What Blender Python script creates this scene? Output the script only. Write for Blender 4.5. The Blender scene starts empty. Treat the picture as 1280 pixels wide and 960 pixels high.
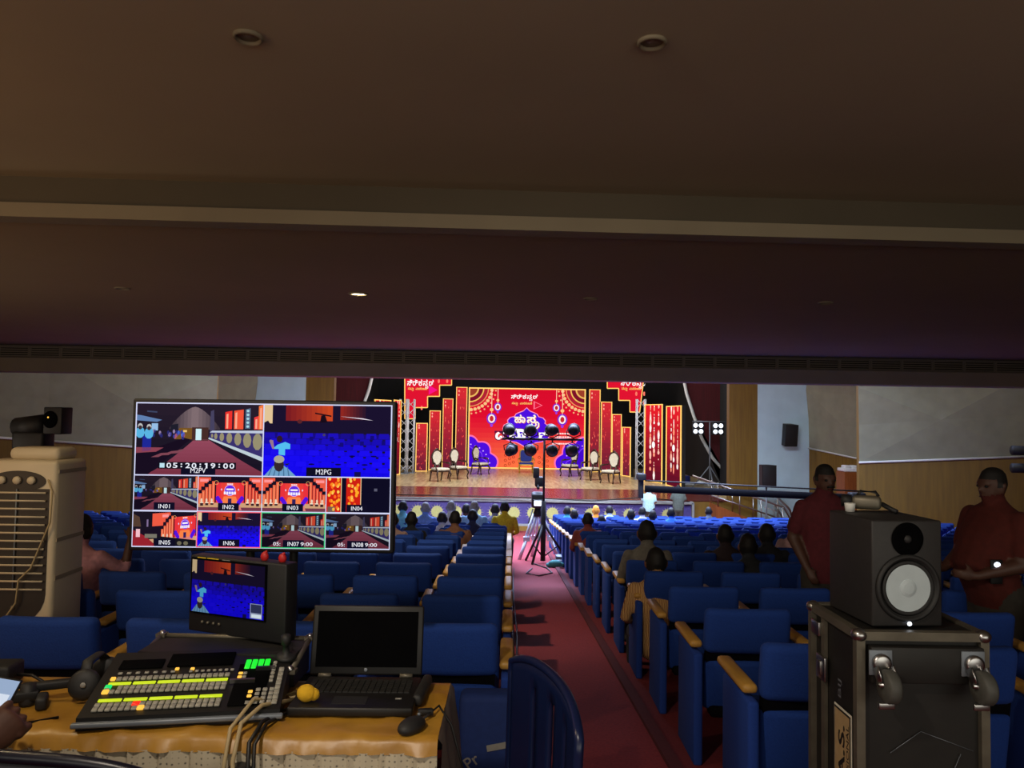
import bpy, bmesh, math, random
from mathutils import Vector, Matrix
random.seed(7)
C = bpy.context.scene.collection
PI = math.pi
# ------------------------------------------------------------------ camera frame
F = 960.0; TH = math.atan(42/960.0); RO = math.radians(0.9)
CAM = Vector((0, 0, 1.47))
_f = Vector((0, math.cos(TH), math.sin(TH))); _r0 = Vector((1, 0, 0)); _u0 = Vector((0, -math.sin(TH), math.cos(TH)))
_r = _r0*math.cos(RO) + _u0*math.sin(RO); _u = -_r0*math.sin(RO) + _u0*math.cos(RO)
def ray(px, py): return _f + _r*((px-640)/F) - _u*((py-480)/F)
def P(px, py, d):                       # world point of a photo position at depth d
    v = ray(px, py); return CAM + v*(d/v.y)
def Pz(px, py, z):                      # ... on a level plane
    v = ray(px, py); return CAM + v*((z-CAM.z)/v.z)
SL = -0.0917
def fz(y): return SL*min(max(y, -4), 26.0)
cd = bpy.data.cameras.new('camera'); cam = bpy.data.objects.new('camera', cd); C.objects.link(cam)
cd.sensor_width = 36; cd.lens = 36*F/1280; cd.clip_start = 0.05; cd.clip_end = 200
M = Matrix.Identity(4)
for i in range(3):
    M[i][0] = _r[i]; M[i][1] = _u[i]; M[i][2] = -_f[i]; M[i][3] = CAM[i]
cam.matrix_world = M
bpy.context.scene.camera = cam
vs = bpy.context.scene.view_settings
vs.view_transform = 'Standard'; vs.look = 'None'; vs.exposure = 0; vs.gamma = 1
bpy.context.scene.cycles.use_denoising = True
bpy.context.scene.cycles.max_bounces = 6

# ------------------------------------------------------------------ materials
def lin(c):
    o = []
    for x in c[:3]:
        x = x/255.0; o.append(x/12.92 if x <= .04045 else ((x+.055)/1.055)**2.4)
    return tuple(o)
def mat(name, col, rough=.6, metal=0, col2=None, scale=8, stretch=(1, 1, 1), bump=0, emit=None, es=1, detail=4, tex='noise', spec=None):
    m = bpy.data.materials.new(name); m.use_nodes = True; nt = m.node_tree; b = nt.nodes['Principled BSDF']
    b.inputs['Base Color'].default_value = lin(col)+(1,); b.inputs['Roughness'].default_value = rough; b.inputs['Metallic'].default_value = metal
    if spec is not None: b.inputs['Specular IOR Level'].default_value = spec
    if emit is not None:
        b.inputs['Emission Color'].default_value = lin(emit)+(1,); b.inputs['Emission Strength'].default_value = es
    if col2 is not None or bump:
        tc = nt.nodes.new('ShaderNodeTexCoord'); mp = nt.nodes.new('ShaderNodeMapping'); mp.inputs['Scale'].default_value = stretch
        nt.links.new(tc.outputs['Object'], mp.inputs[0])
        if tex == 'wave':
            t = nt.nodes.new('ShaderNodeTexWave'); t.inputs['Scale'].default_value = scale; t.inputs['Distortion'].default_value = 3; t.inputs['Detail'].default_value = 2
        elif tex == 'voronoi':
            t = nt.nodes.new('ShaderNodeTexVoronoi'); t.inputs['Scale'].default_value = scale
        else:
            t = nt.nodes.new('ShaderNodeTexNoise'); t.inputs['Scale'].default_value = scale; t.inputs['Detail'].default_value = detail
        nt.links.new(mp.outputs[0], t.inputs['Vector'])
        fac = t.outputs['Distance'] if tex == 'voronoi' else t.outputs['Fac' if 'Fac' in t.outputs else 0]
        if col2 is not None:
            rp = nt.nodes.new('ShaderNodeValToRGB'); e = rp.color_ramp.elements
            e[0].position, e[1].position = (.27, .36) if tex == 'voronoi' else (.3, .7)
            if tex == 'voronoi': t.inputs['Randomness'].default_value = .08
            e[0].color = lin(col)+(1,); e[1].color = lin(col2)+(1,)
            nt.links.new(fac, rp.inputs[0]); nt.links.new(rp.outputs[0], b.inputs['Base Color'])
        if bump:
            bp = nt.nodes.new('ShaderNodeBump'); bp.inputs['Strength'].default_value = bump; bp.inputs['Distance'].default_value = .01
            nt.links.new(fac, bp.inputs['Height']); nt.links.new(bp.outputs[0], b.inputs['Normal'])
    return m
def pic_mat(name, strength):
    m = bpy.data.materials.new(name); m.use_nodes = True; nt = m.node_tree; nt.nodes.clear()
    a = nt.nodes.new('ShaderNodeVertexColor'); a.layer_name = 'Col'; e = nt.nodes.new('ShaderNodeEmission'); e.inputs[1].default_value = strength
    o = nt.nodes.new('ShaderNodeOutputMaterial'); nt.links.new(a.outputs[0], e.inputs[0]); nt.links.new(e.outputs[0], o.inputs[0]); return m
K = {}
K['carpet'] = mat('carpet_red', (128, 34, 42), .95, col2=(150, 44, 50), scale=60, bump=.3)
K['carpet_edge'] = mat('carpet_edge', (84, 20, 30), .95, col2=(95, 26, 34), scale=40)
K['floor'] = mat('floor_carpet', (112, 28, 36), .95, col2=(128, 36, 42), scale=50, bump=.3)
K['ceil'] = mat('ceiling_paint', (176, 162, 136), .9, col2=(168, 154, 130), scale=.7)
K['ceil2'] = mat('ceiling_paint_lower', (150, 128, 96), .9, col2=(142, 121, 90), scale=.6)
K['trimc'] = mat('ceiling_trim', (142, 130, 106), .8, col2=(134, 122, 100), scale=2)
K['ceildark'] = mat('ceiling_band', (92, 82, 66), .9, col2=(86, 77, 62), scale=1.5)
K['grille'] = mat('vent_metal', (128, 118, 106), .7, col2=(118, 108, 98), scale=6)
K['ventdark'] = mat('vent_void', (52, 47, 43), .9, col2=(46, 42, 38), scale=6)
K['plaster'] = mat('plaster', (146, 146, 124), .95, col2=(134, 134, 114), scale=3, bump=.25)
K['woodwall'] = mat('wood_wall', (126, 96, 26), .6, col2=(108, 80, 20), scale=3, stretch=(5, 5, .3))
K['pale'] = mat('pale_blue_wall', (192, 222, 232), .9, col2=(182, 212, 222), scale=2)
K['whitetrim'] = mat('white_trim', (225, 228, 225), .6, col2=(210, 214, 212), scale=5)
K['black'] = mat('black_plastic', (14, 14, 16), .6, col2=(19, 19, 21), scale=30)
K['blackm'] = mat('black_metal', (13, 13, 15), .6, 0, col2=(18, 18, 20), scale=20)
K['blackcloth'] = mat('black_drape', (9, 9, 12), .95, col2=(13, 13, 17), scale=4, stretch=(6, 6, .5))
K['maroon'] = mat('maroon_curtain', (84, 14, 24), .9, col2=(60, 9, 16), scale=5, stretch=(9, 9, .2))
K['seat'] = mat('seat_fabric', (15, 56, 138), .9, col2=(19, 63, 150), scale=120, bump=.25)
K['seatd'] = mat('seat_fabric_side', (19, 58, 144), .9, col2=(23, 63, 154), scale=120, bump=.2)
K['arm'] = mat('arm_wood', (205, 158, 76), .4, col2=(186, 138, 60), scale=6, stretch=(8, 1, 8))
K['band'] = mat('seat_band', (8, 8, 11), .9, spec=.1, col2=(11, 11, 18), scale=30)
K['silver'] = mat('aluminium', (122, 116, 102), .5, .6, col2=(104, 98, 86), scale=14)
K['steel'] = mat('steel', (190, 190, 190), .3, 1, col2=(170, 170, 172), scale=10)
K['grey'] = mat('grey_metal', (128, 136, 146), .45, .3, col2=(112, 120, 130), scale=10)
K['caseblack'] = mat('case_laminate', (22, 21, 20), .55, col2=(30, 28, 26), scale=9, bump=.15)
K['gold'] = mat('gold_satin', (178, 132, 44), .4, col2=(146, 102, 28), scale=7, bump=.5, spec=.6)
K['skirt'] = mat('dotted_skirt', (82, 78, 72), .85, col2=(196, 186, 162), scale=64, stretch=(1, .01, 1), tex='voronoi')
K['beige'] = mat('beige_plastic', (206, 192, 164), .5, col2=(198, 184, 156), scale=5)
K['cooldark'] = mat('cooler_dark', (34, 28, 24), .5, col2=(42, 35, 30), scale=9)
K['key'] = mat('grey_keys', (150, 146, 134), .5, col2=(140, 136, 126), scale=20, emit=(120, 116, 100), es=.12)
K['lime'] = mat('lime_display', (30, 40, 5), .4, emit=(205, 225, 30), es=1.0, col2=(34, 44, 8), scale=20)
K['green'] = mat('green_keys', (10, 60, 15), .4, emit=(30, 235, 50), es=1.1, col2=(12, 64, 18), scale=20)
K['greenb'] = mat('green_lamp', (5, 50, 25), .4, emit=(20, 220, 110), es=1.1, col2=(6, 54, 28), scale=20)
K['redl'] = mat('red_lamp', (80, 5, 5), .4, emit=(255, 40, 20), es=1.2, col2=(84, 8, 8), scale=20)
K['amber'] = mat('amber_lamp', (90, 50, 10), .4, emit=(255, 190, 70), es=1.2, col2=(94, 54, 12), scale=20)
K['whitel'] = mat('white_lamp', (200, 210, 220), .4, emit=(230, 240, 255), es=3, col2=(204, 214, 224), scale=20)
K['warml'] = mat('warm_lamp', (255, 240, 200), .4, emit=(255, 238, 190), es=14, col2=(255, 240, 205), scale=20)
K['lampoff'] = mat('lamp_glass', (150, 142, 124), .3, col2=(140, 133, 116), scale=9)
K['cone'] = mat('woofer_cone', (196, 210, 216), .6, col2=(188, 202, 208), scale=20)
K['rubber'] = mat('rubber', (26, 26, 27), .6, col2=(32, 32, 33), scale=20)
K['laptop'] = mat('laptop_shell', (13, 12, 12), .5, col2=(17, 16, 16), scale=14)
K['cable'] = mat('cable_black', (16, 15, 15), .5, col2=(22, 20, 20), scale=20)
K['cablew'] = mat('cable_cream', (176, 156, 116), .6, col2=(160, 142, 104), scale=20)
K['yellow'] = mat('yellow_foam', (222, 176, 34), .9, col2=(200, 154, 24), scale=40, bump=.5)
K['stagew'] = mat('stage_boards', (214, 194, 146), .3, col2=(150, 126, 86), scale=2.5, stretch=(5, .35, 1))
K['stagef'] = mat('stage_front_boards', (112, 50, 42), .22, col2=(92, 38, 34), scale=2, stretch=(.4, 5, 1))
K['apron'] = mat('apron_cloth', (74, 66, 132), .9, col2=(62, 56, 118), scale=8)
K['motif'] = mat('apron_motif', (176, 176, 116), .8, col2=(160, 162, 104), scale=20)
K['cream'] = mat('cream_upholstery', (226, 220, 200), .8, col2=(210, 204, 184), scale=30)
K['mahog'] = mat('dark_carved_wood', (58, 30, 20), .4, col2=(44, 22, 14), scale=9)
K['royal'] = mat('royal_blue_velvet', (22, 40, 120), .8, col2=(30, 50, 140), scale=30)
K['goldm'] = mat('gilt_wood', (214, 170, 60), .35, .6, col2=(190, 146, 44), scale=20)
K['goldl'] = mat('gold_led_border', (200, 150, 60), .5, emit=(250, 206, 112), es=.9, col2=(204, 154, 64), scale=9)
K['cabwood'] = mat('cabinet_wood', (150, 84, 34), .5, col2=(126, 66, 24), scale=4, stretch=(6, 6, .5))
K['plasticblue'] = mat('navy_plastic', (16, 28, 66), .3, col2=(20, 32, 72), scale=6)
K['plasticblack'] = mat('dark_plastic', (14, 15, 28), .35, col2=(18, 19, 34), scale=6)
K['tape'] = mat('grey_tape', (150, 148, 142), .6, col2=(138, 136, 130), scale=30)
K['teal'] = mat('teal_cloth', (70, 150, 150), .8, col2=(84, 168, 164), scale=30)
K['white'] = mat('white_paint', (226, 226, 222), .6, col2=(214, 214, 210), scale=12)
K['red'] = mat('red_plastic', (190, 24, 24), .5, col2=(170, 20, 20), scale=12)
K['screenoff'] = mat('dark_glass', (4, 4, 5), .8, spec=.03, col2=(8, 8, 10), scale=4)
K['truss'] = mat('truss_metal', (220, 226, 236), .45, .1, col2=(204, 210, 220), scale=8)
K['labelw'] = mat('label_print', (226, 222, 206), .6, col2=(214, 210, 194), scale=30)
K['labelb'] = mat('label_black', (18, 17, 16), .6, col2=(24, 22, 20), scale=30)
K['signy'] = mat('sign_yellow', (232, 196, 40), .6, col2=(222, 182, 34), scale=9)
K['signg'] = mat('sign_green', (40, 110, 40), .6, col2=(50, 124, 48), scale=9)
PICTV = pic_mat('monitor_picture', 1.0); PICLED = pic_mat('led_picture', 1.1); PICDIM = pic_mat('rack_monitor_picture', .75)

# ------------------------------------------------------------------ mesh builder
class MB:
    def __init__(s): s.v = []; s.f = []; s.m = []; s.s = []
    def add(s, vs, fs, mi=0, sm=False, M=None):
        n = len(s.v); s.v += [tuple(M @ Vector(v)) if M is not None else tuple(v) for v in vs]
        for f in fs: s.f.append(tuple(n+i for i in f)); s.m.append(mi); s.s.append(sm)
        return s
    def box(s, c, d, mi=0, M=None, bev=0, seg=2):
        x, y, z = d[0]/2, d[1]/2, d[2]/2
        if bev:
            bm = bmesh.new(); bmesh.ops.create_cube(bm, size=1)
            for v in bm.verts: v.co = Vector((v.co.x*d[0], v.co.y*d[1], v.co.z*d[2]))
            bmesh.ops.bevel(bm, geom=list(bm.edges), offset=min(bev, min(d)*.49), segments=seg, affect='EDGES', profile=.5)
            bm.verts.index_update(); vs = [v.co+Vector(c) for v in bm.verts]; fs = [[v.index for v in f.verts] for f in bm.faces]; bm.free()
            return s.add(vs, fs, mi, True, M)
        vs = [(c[0]+a*x, c[1]+b*y, c[2]+e*z) for a in (-1, 1) for b in (-1, 1) for e in (-1, 1)]
        return s.add(vs, [(0, 1, 3, 2), (4, 6, 7, 5), (0, 4, 5, 1), (2, 3, 7, 6), (0, 2, 6, 4), (1, 5, 7, 3)], mi, False, M)
    def tube(s, pts, r, n=8, mi=0, M=None, rnd=False, ref=(1, 0, 0)):
        pts = [Vector(p) for p in pts]; k = len(pts); rs = r if isinstance(r, (list, tuple)) else [r]*k
        rs = [q if isinstance(q, (list, tuple)) else (q, q) for q in rs]
        tg = []
        for i in range(k):
            t = pts[min(i+1, k-1)] - pts[max(i-1, 0)]; tg.append(t.normalized() if t.length > 1e-9 else Vector((0, 0, 1)))
        rings = []
        def ring(p, t, q):
            a = Vector(ref); a = a - t*a.dot(t)
            if a.length < .2: a = Vector((0, 1, 0)); a = a - t*a.dot(t)
            if a.length < .2: a = Vector((0, 0, 1)); a = a - t*a.dot(t)
            a.normalize(); b = t.cross(a)
            return [p + a*(q[0]*math.cos(2*PI*j/n)) + b*(q[1]*math.sin(2*PI*j/n)) for j in range(n)]
        if rnd:
            h = min(rs[0])
            for a in (.25, .6, .9): rings.append(ring(pts[0]-tg[0]*h*math.sqrt(1-a*a), tg[0], (rs[0][0]*a, rs[0][1]*a)))
        for i in range(k): rings.append(ring(pts[i], tg[i], rs[i]))
        if rnd:
            h = min(rs[-1])
            for a in (.9, .6, .25): rings.append(ring(pts[-1]+tg[-1]*h*math.sqrt(1-a*a), tg[-1], (rs[-1][0]*a, rs[-1][1]*a)))
        vs = [v for g in rings for v in g]; fs = []
        for i in range(len(rings)-1):
            for j in range(n): fs.append((i*n+j, i*n+(j+1) % n, (i+1)*n+(j+1) % n, (i+1)*n+j))
        fs.append(tuple(range(n-1, -1, -1))); fs.append(tuple((len(rings)-1)*n+j for j in range(n)))
        return s.add(vs, fs, mi, True, M)
    def lathe(s, prof, n=24, mi=0, M=None, sm=True):      # profile (radius, height) about z
        vs = []; fs = []
        for (r, h) in prof: vs += [(r*math.cos(2*PI*j/n), r*math.sin(2*PI*j/n), h) for j in range(n)]
        for i in range(len(prof)-1):
            for j in range(n): fs.append((i*n+j, i*n+(j+1) % n, (i+1)*n+(j+1) % n, (i+1)*n+j))
        fs.append(tuple(range(n-1, -1, -1))); fs.append(tuple((len(prof)-1)*n+j for j in range(n)))
        return s.add(vs, fs, mi, sm, M)
    def prism(s, poly, h0, h1, mi=0, M=None):             # polygon in xy raised along z
        n = len(poly); vs = [(p[0], p[1], h0) for p in poly]+[(p[0], p[1], h1) for p in poly]
        fs = [tuple(range(n-1, -1, -1)), tuple(range(n, 2*n))]+[(i, (i+1) % n, n+(i+1) % n, n+i) for i in range(n)]
        return s.add(vs, fs, mi, False, M)
    def ball(s, c, r, mi=0, M=None, n=12, m=8):
        r = r if isinstance(r, (list, tuple)) else (r, r, r); vs = [(c[0], c[1], c[2]+r[2])]
        for i in range(1, m):
            a = PI*i/m
            vs += [(c[0]+r[0]*math.sin(a)*math.cos(2*PI*j/n), c[1]+r[1]*math.sin(a)*math.sin(2*PI*j/n), c[2]+r[2]*math.cos(a)) for j in range(n)]
        vs.append((c[0], c[1], c[2]-r[2])); fs = [(0, 1+j, 1+(j+1) % n) for j in range(n)]
        for i in range(m-2):
            for j in range(n): fs.append((1+i*n+j, 1+(i+1)*n+j, 1+(i+1)*n+(j+1) % n, 1+i*n+(j+1) % n))
        e = len(vs)-1; fs += [(e, 1+(m-2)*n+(j+1) % n, 1+(m-2)*n+j) for j in range(n)]
        return s.add(vs, fs, mi, True, M)
    def bend(s, fn):
        s.v = [tuple(fn(*v)) for v in s.v]; return s
    def mesh(s, name, mats):
        me = bpy.data.meshes.new(name); me.from_pydata(s.v, [], s.f)
        for m in (mats if isinstance(mats, (list, tuple)) else [mats]): me.materials.append(m)
        me.polygons.foreach_set('material_index', s.m); me.polygons.foreach_set('use_smooth', s.s); me.update(); return me
    def build(s, name, mats, parent=None, loc=(0, 0, 0), rot=(0, 0, 0)):
        o = bpy.data.objects.new(name, s.mesh(name, mats)); C.objects.link(o); o.parent = parent; o.location = loc; o.rotation_euler = rot; return o
def tag(o, label, cat, group=None):
    o['label'] = label; o['category'] = cat
    if group: o['group'] = group
    return o
def thing(name, label, cat, loc=(0, 0, 0), rz=0, group=None, rot=None):
    o = bpy.data.objects.new(name, None); C.objects.link(o); o.location = loc; o.rotation_euler = rot or (0, 0, rz); o.empty_display_size = .1
    return tag(o, label, cat, group)
def struct(o): o['kind'] = 'structure'; return o
def RZ(a): return Matrix.Rotation(a, 4, 'Z')
def RX(a): return Matrix.Rotation(a, 4, 'X')
def RY(a): return Matrix.Rotation(a, 4, 'Y')
def TR(x, y, z): return Matrix.Translation((x, y, z))
def seg(a, b, r, n=8):
    return MB().tube([a, b], r, n)
def dup(root, loc, label, group=None, rz=None):
    r = root.copy(); C.objects.link(r); r.location = loc; r['label'] = label
    if rz is not None: r.rotation_euler = (0, 0, rz)
    if group: r['group'] = group
    for ch in list(root.children):
        c = ch.copy(); C.objects.link(c); c.parent = r
        for g in list(ch.children):
            d = g.copy(); C.objects.link(d); d.parent = c
    return r
# ------------------------------------------------------------------ flat pictures (screens, prints)
_tc = {}
def glyphs(s, size, off=0):
    k = (s, off)
    if k not in _tc:
        cu = bpy.data.curves.new('t', 'FONT'); cu.body = s; cu.size = 1; cu.offset = off; cu.resolution_u = 3
        o = bpy.data.objects.new('t', cu); C.objects.link(o); dg = bpy.context.evaluated_depsgraph_get(); dg.update()
        me = bpy.data.meshes.new_from_object(o.evaluated_get(dg)); vs = [(v.co.x, v.co.y) for v in me.vertices]
        _tc[k] = [[vs[i] for i in p.vertices] for p in me.polygons]
        bpy.data.objects.remove(o); bpy.data.curves.remove(cu); bpy.data.meshes.remove(me)
    return [[(x*size, y*size) for x, y in p] for p in _tc[k]]
def bounds(ps):
    xs = [x for p in ps for x, y in p]; ys = [y for p in ps for x, y in p]; return min(xs), max(xs), min(ys), max(ys)
class Pic:
    def __init__(s, w, h, O=(0, 0)): s.w = w; s.h = h; s.p = []; s.lay = 0; s.win = (0, 0, w, h)
    def clip(s, poly):
        x0, y0, x1, y1 = s.win
        for ax, lim, sg in ((0, x0, 1), (0, x1, -1), (1, y0, 1), (1, y1, -1)):
            out = []
            for i in range(len(poly)):
                a = poly[i-1]; b = poly[i]; da = (a[ax]-lim)*sg; db = (b[ax]-lim)*sg
                if (da < 0) != (db < 0):
                    t = da/(da-db); out.append((a[0]+(b[0]-a[0])*t, a[1]+(b[1]-a[1])*t))
                if db >= 0: out.append(b)
            poly = out
            if len(poly) < 3: return []
        return poly
    def poly(s, pts, col, lay=None):
        q = s.clip([tuple(p) for p in pts])
        if len(q) >= 3:
            a = sum(q[i-1][0]*q[i][1]-q[i][0]*q[i-1][1] for i in range(len(q)))
            if a < 0: q = q[::-1]
            s.p.append((q, s.lay if lay is None else lay, col))
    def rect(s, x0, y0, x1, y1, col, lay=None): s.poly([(x0, y0), (x1, y0), (x1, y1), (x0, y1)], col, lay)
    def disc(s, cx, cy, rx, ry, col, lay=None, n=16): s.poly([(cx+rx*math.cos(2*PI*i/n), cy+ry*math.sin(2*PI*i/n)) for i in range(n)], col, lay)
    def ring(s, cx, cy, r0, r1, col, lay=None, n=16, a0=0, a1=2*PI):
        for i in range(n):
            a = a0+(a1-a0)*i/n; b = a0+(a1-a0)*(i+1)/n
            s.poly([(cx+r0*math.cos(a), cy+r0*math.sin(a)), (cx+r1*math.cos(a), cy+r1*math.sin(a)), (cx+r1*math.cos(b), cy+r1*math.sin(b)), (cx+r0*math.cos(b), cy+r0*math.sin(b))], col, lay)
    def line(s, pts, w, col, lay=None):
        for a, b in zip(pts, pts[1:]):
            d = Vector((b[0]-a[0], b[1]-a[1])); L = d.length
            if L < 1e-6: continue
            d /= L; n = Vector((-d.y, d.x))*w/2; e = d*w*.3
            s.poly([(a[0]-e.x+n.x, a[1]-e.y+n.y), (a[0]-e.x-n.x, a[1]-e.y-n.y), (b[0]+e.x-n.x, b[1]+e.y-n.y), (b[0]+e.x+n.x, b[1]+e.y+n.y)], col, lay)
    def grad(s, x0, y0, x1, y1, fn, nx=10, ny=8, lay=None):
        for i in range(nx):
            for j in range(ny):
                a = x0+(x1-x0)*i/nx; b = x0+(x1-x0)*(i+1)/nx; c = y0+(y1-y0)*j/ny; d = y0+(y1-y0)*(j+1)/ny
                s.rect(a, c, b, d, fn((i+.5)/nx, (j+.5)/ny), lay)
    def text(s, t, x0, x1, y0, y1, col, lay=None, off=0, keep=False, slant=0):     # fits the text into a box
        g = glyphs(t, 1, off); a, b, c, d = bounds(g); sx = (x1-x0)/(b-a); sy = (y1-y0)/(d-c)
        if keep: sx = sy
        for p in g: s.poly([(x0+(x-a)*sx+slant*(y-c)*sy, y0+(y-c)*sy) for x, y in p], col, lay)
        return x0+(b-a)*sx
    def mesh(s, name, m, O, U, V, gap):
        O = Vector(O); U = Vector(U); V = Vector(V); N = U.cross(V).normalized(); vs = []; fs = []; cl = []
        for q, l, c in s.p:
            n = len(vs); vs += [tuple(O+U*x+V*y+N*(l*gap)) for x, y in q]; fs.append(tuple(range(n, n+len(q)))); cl += [lin(c)+(1,)]*len(q)
        me = bpy.data.meshes.new(name); me.from_pydata(vs, [], fs); me.materials.append(m)
        at = me.color_attributes.new('Col', 'FLOAT_COLOR', 'CORNER')
        at.data.foreach_set('color', [x for c in cl for x in c]); me.update(); return me
    def build(s, name, m, parent, O, U, V, gap):
        o = bpy.data.objects.new(name, s.mesh(name, m, O, U, V, gap)); C.objects.link(o); o.parent = parent; return o
def text_obj(name, t, m, parent, O, U, V, w, h, off=0):       # raised flat lettering on a real surface
    g = glyphs(t, 1, off); a, b, c, d = bounds(g); mb = MB(); O = Vector(O); U = Vector(U); V = Vector(V)
    for p in g: mb.add([O+U*((x-a)/(b-a)*w)+V*((y-c)/(d-c)*h) for x, y in p], [tuple(range(len(p)))])
    return mb.build(name, m, parent)

# ------------------------------------------------------------------ room shell
def slab(name, m, vs, fs=None):
    mb = MB(); mb.add(vs, fs or [tuple(range(len(vs)))]); return struct(mb.build(name, m))
XL, XR = -14.8, 16.2
slab('floor', K['floor'], [(XL, -4, fz(-4)), (XR, -4, fz(-4)), (XR, 26, fz(26)), (XR, 27, fz(26)), (XL, 27, fz(26)), (XL, 26, fz(26))], [(0, 1, 2, 5), (5, 2, 3, 4)])
def strip_on_floor(name, m, x0, x1, y0, y1, t):
    mb = MB(); vs = [(x, y, SL*y+z) for x in (x0, x1) for y in (y0, y1) for z in (0, t)]
    mb.add(vs, [(0, 1, 3, 2), (4, 6, 7, 5), (0, 4, 5, 1), (2, 3, 7, 6), (0, 2, 6, 4), (1, 5, 7, 3)]); return mb.build(name, m)
tag(strip_on_floor('aisle_carpet', K['carpet'], .06, .86, -3.5, 25.9, .008), 'long plain red carpet runner down the centre aisle to the stage', 'carpet')
struct(strip_on_floor('trim_1', K['carpet_edge'], .862, .93, -3.5, 25.9, .03))
# ceilings (under the balcony)
ZN = 2.97; ZL = 2.724; kb = .046
def by(x): return 5.02+kb*x
slab('ceiling', K['ceil'], [(XL, -4, ZN), (XL, by(XL), ZN), (XR, by(XR), ZN), (XR, -4, ZN)])
mb = MB(); mb.add([(XL, by(XL), ZN), (XL, by(XL), 2.762), (XR, by(XR), 2.762), (XR, by(XR), ZN)], [(0, 1, 2, 3)])
struct(mb.build('trim_2', K['ceildark']))
mb = MB(); e = .09
mb.add([(XL, by(XL)-e, 2.777), (XL, by(XL)-e, 2.686), (XR, by(XR)-e, 2.686), (XR, by(XR)-e, 2.777), (XL, by(XL)+.08, 2.777), (XL, by(XL)+.08, 2.686), (XR, by(XR)+.08, 2.686), (XR, by(XR)+.08, 2.777)],
       [(0, 1, 2, 3), (1, 5, 6, 2), (0, 3, 7, 4), (4, 7, 6, 5)])
struct(mb.build('trim_3', K['trimc']))
DB = 14.7
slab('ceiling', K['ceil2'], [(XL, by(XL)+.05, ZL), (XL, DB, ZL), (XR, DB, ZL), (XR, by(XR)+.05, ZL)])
mb = MB(); mb.box(((XL+XR)/2, DB+.25, 2.595), (XR-XL, .3, .27)); struct(mb.build('trim_4', K['ventdark']))
mb = MB(); mb.box(((XL+XR)/2, DB+.2, 2.335), (XR-XL, .6, .26)); struct(mb.build('trim_5', K['trimc']))
slab('ceiling', K['ceil'], [(XL, DB+.5, 9.5), (XL, 27, 9.5), (XR, 27, 9.5), (XR, DB+.5, 9.5)])
slab('trim_6', K['ceil'], [(XL, DB+.5, 2.4), (XL, DB+.5, 9.5), (XR, DB+.5, 9.5), (XR, DB+.5, 2.4)])
# long row of air vents on the balcony edge
vent = thing('air_vent', 'dark slatted air vent in the long row along the balcony edge', 'air vent', (0, 0, 0), 0, 'air vents along the balcony edge')
mb = MB()
for i in range(5): mb.box((0, -.02, -.084+i*.042), (.55, .012, .022))
mb.build('slats', K['grille'], vent)
mb = MB()
for x in (-.285, .285): mb.box((x, -.02, 0), (.024, .03, .235))
for z in (-.11, .11): mb.box((0, -.02, z), (.59, .03, .016))
mb.build('vent_frame', K['grille'], vent)
vent.location = (-10.2, DB+.08, 2.595)
for i in range(1, 35):
    if abs(-10.2+i*.6) < .7*DB: dup(vent, (-10.2+i*.6, DB+.08, 2.595), vent['label'], vent['group'])
# downlights
def downlight(px, py, z, r, label, lit=False):
    p = Pz(px, py, z); t = thing('recessed_downlight', label, 'ceiling light', (p.x, p.y, z), 0, 'round recessed ceiling lights')
    MB().lathe([(r, .005), (r*1.02, -.008), (r*.86, -.016), (r*.78, -.006), (r*.76, .004)], 28).build('trim_ring', K['trimc'], t)
    MB().lathe([(r*.76, .006), (r*.75, -.002)], 24).build('lamp_face', K['warml'] if lit else K['lampoff'], t); return p
downlight(310, 45, ZN, .058, 'unlit round recessed light, left of the two on the nearest ceiling')
downlight(815, 52, ZN, .058, 'unlit round recessed light, right of the two on the nearest ceiling')
downlight(153, 360, ZL, .076, 'unlit round recessed light at the far left of the lower ceiling')
LIT = downlight(448, 367, ZL, .1, 'only lit round recessed light, glowing warm white on lower ceiling', True)
downlight(738, 373, ZL, .076, 'unlit round recessed light on the lower ceiling above the stage middle')
downlight(1032, 378, ZL, .076, 'unlit round recessed light at the right end of the lower ceiling')
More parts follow.
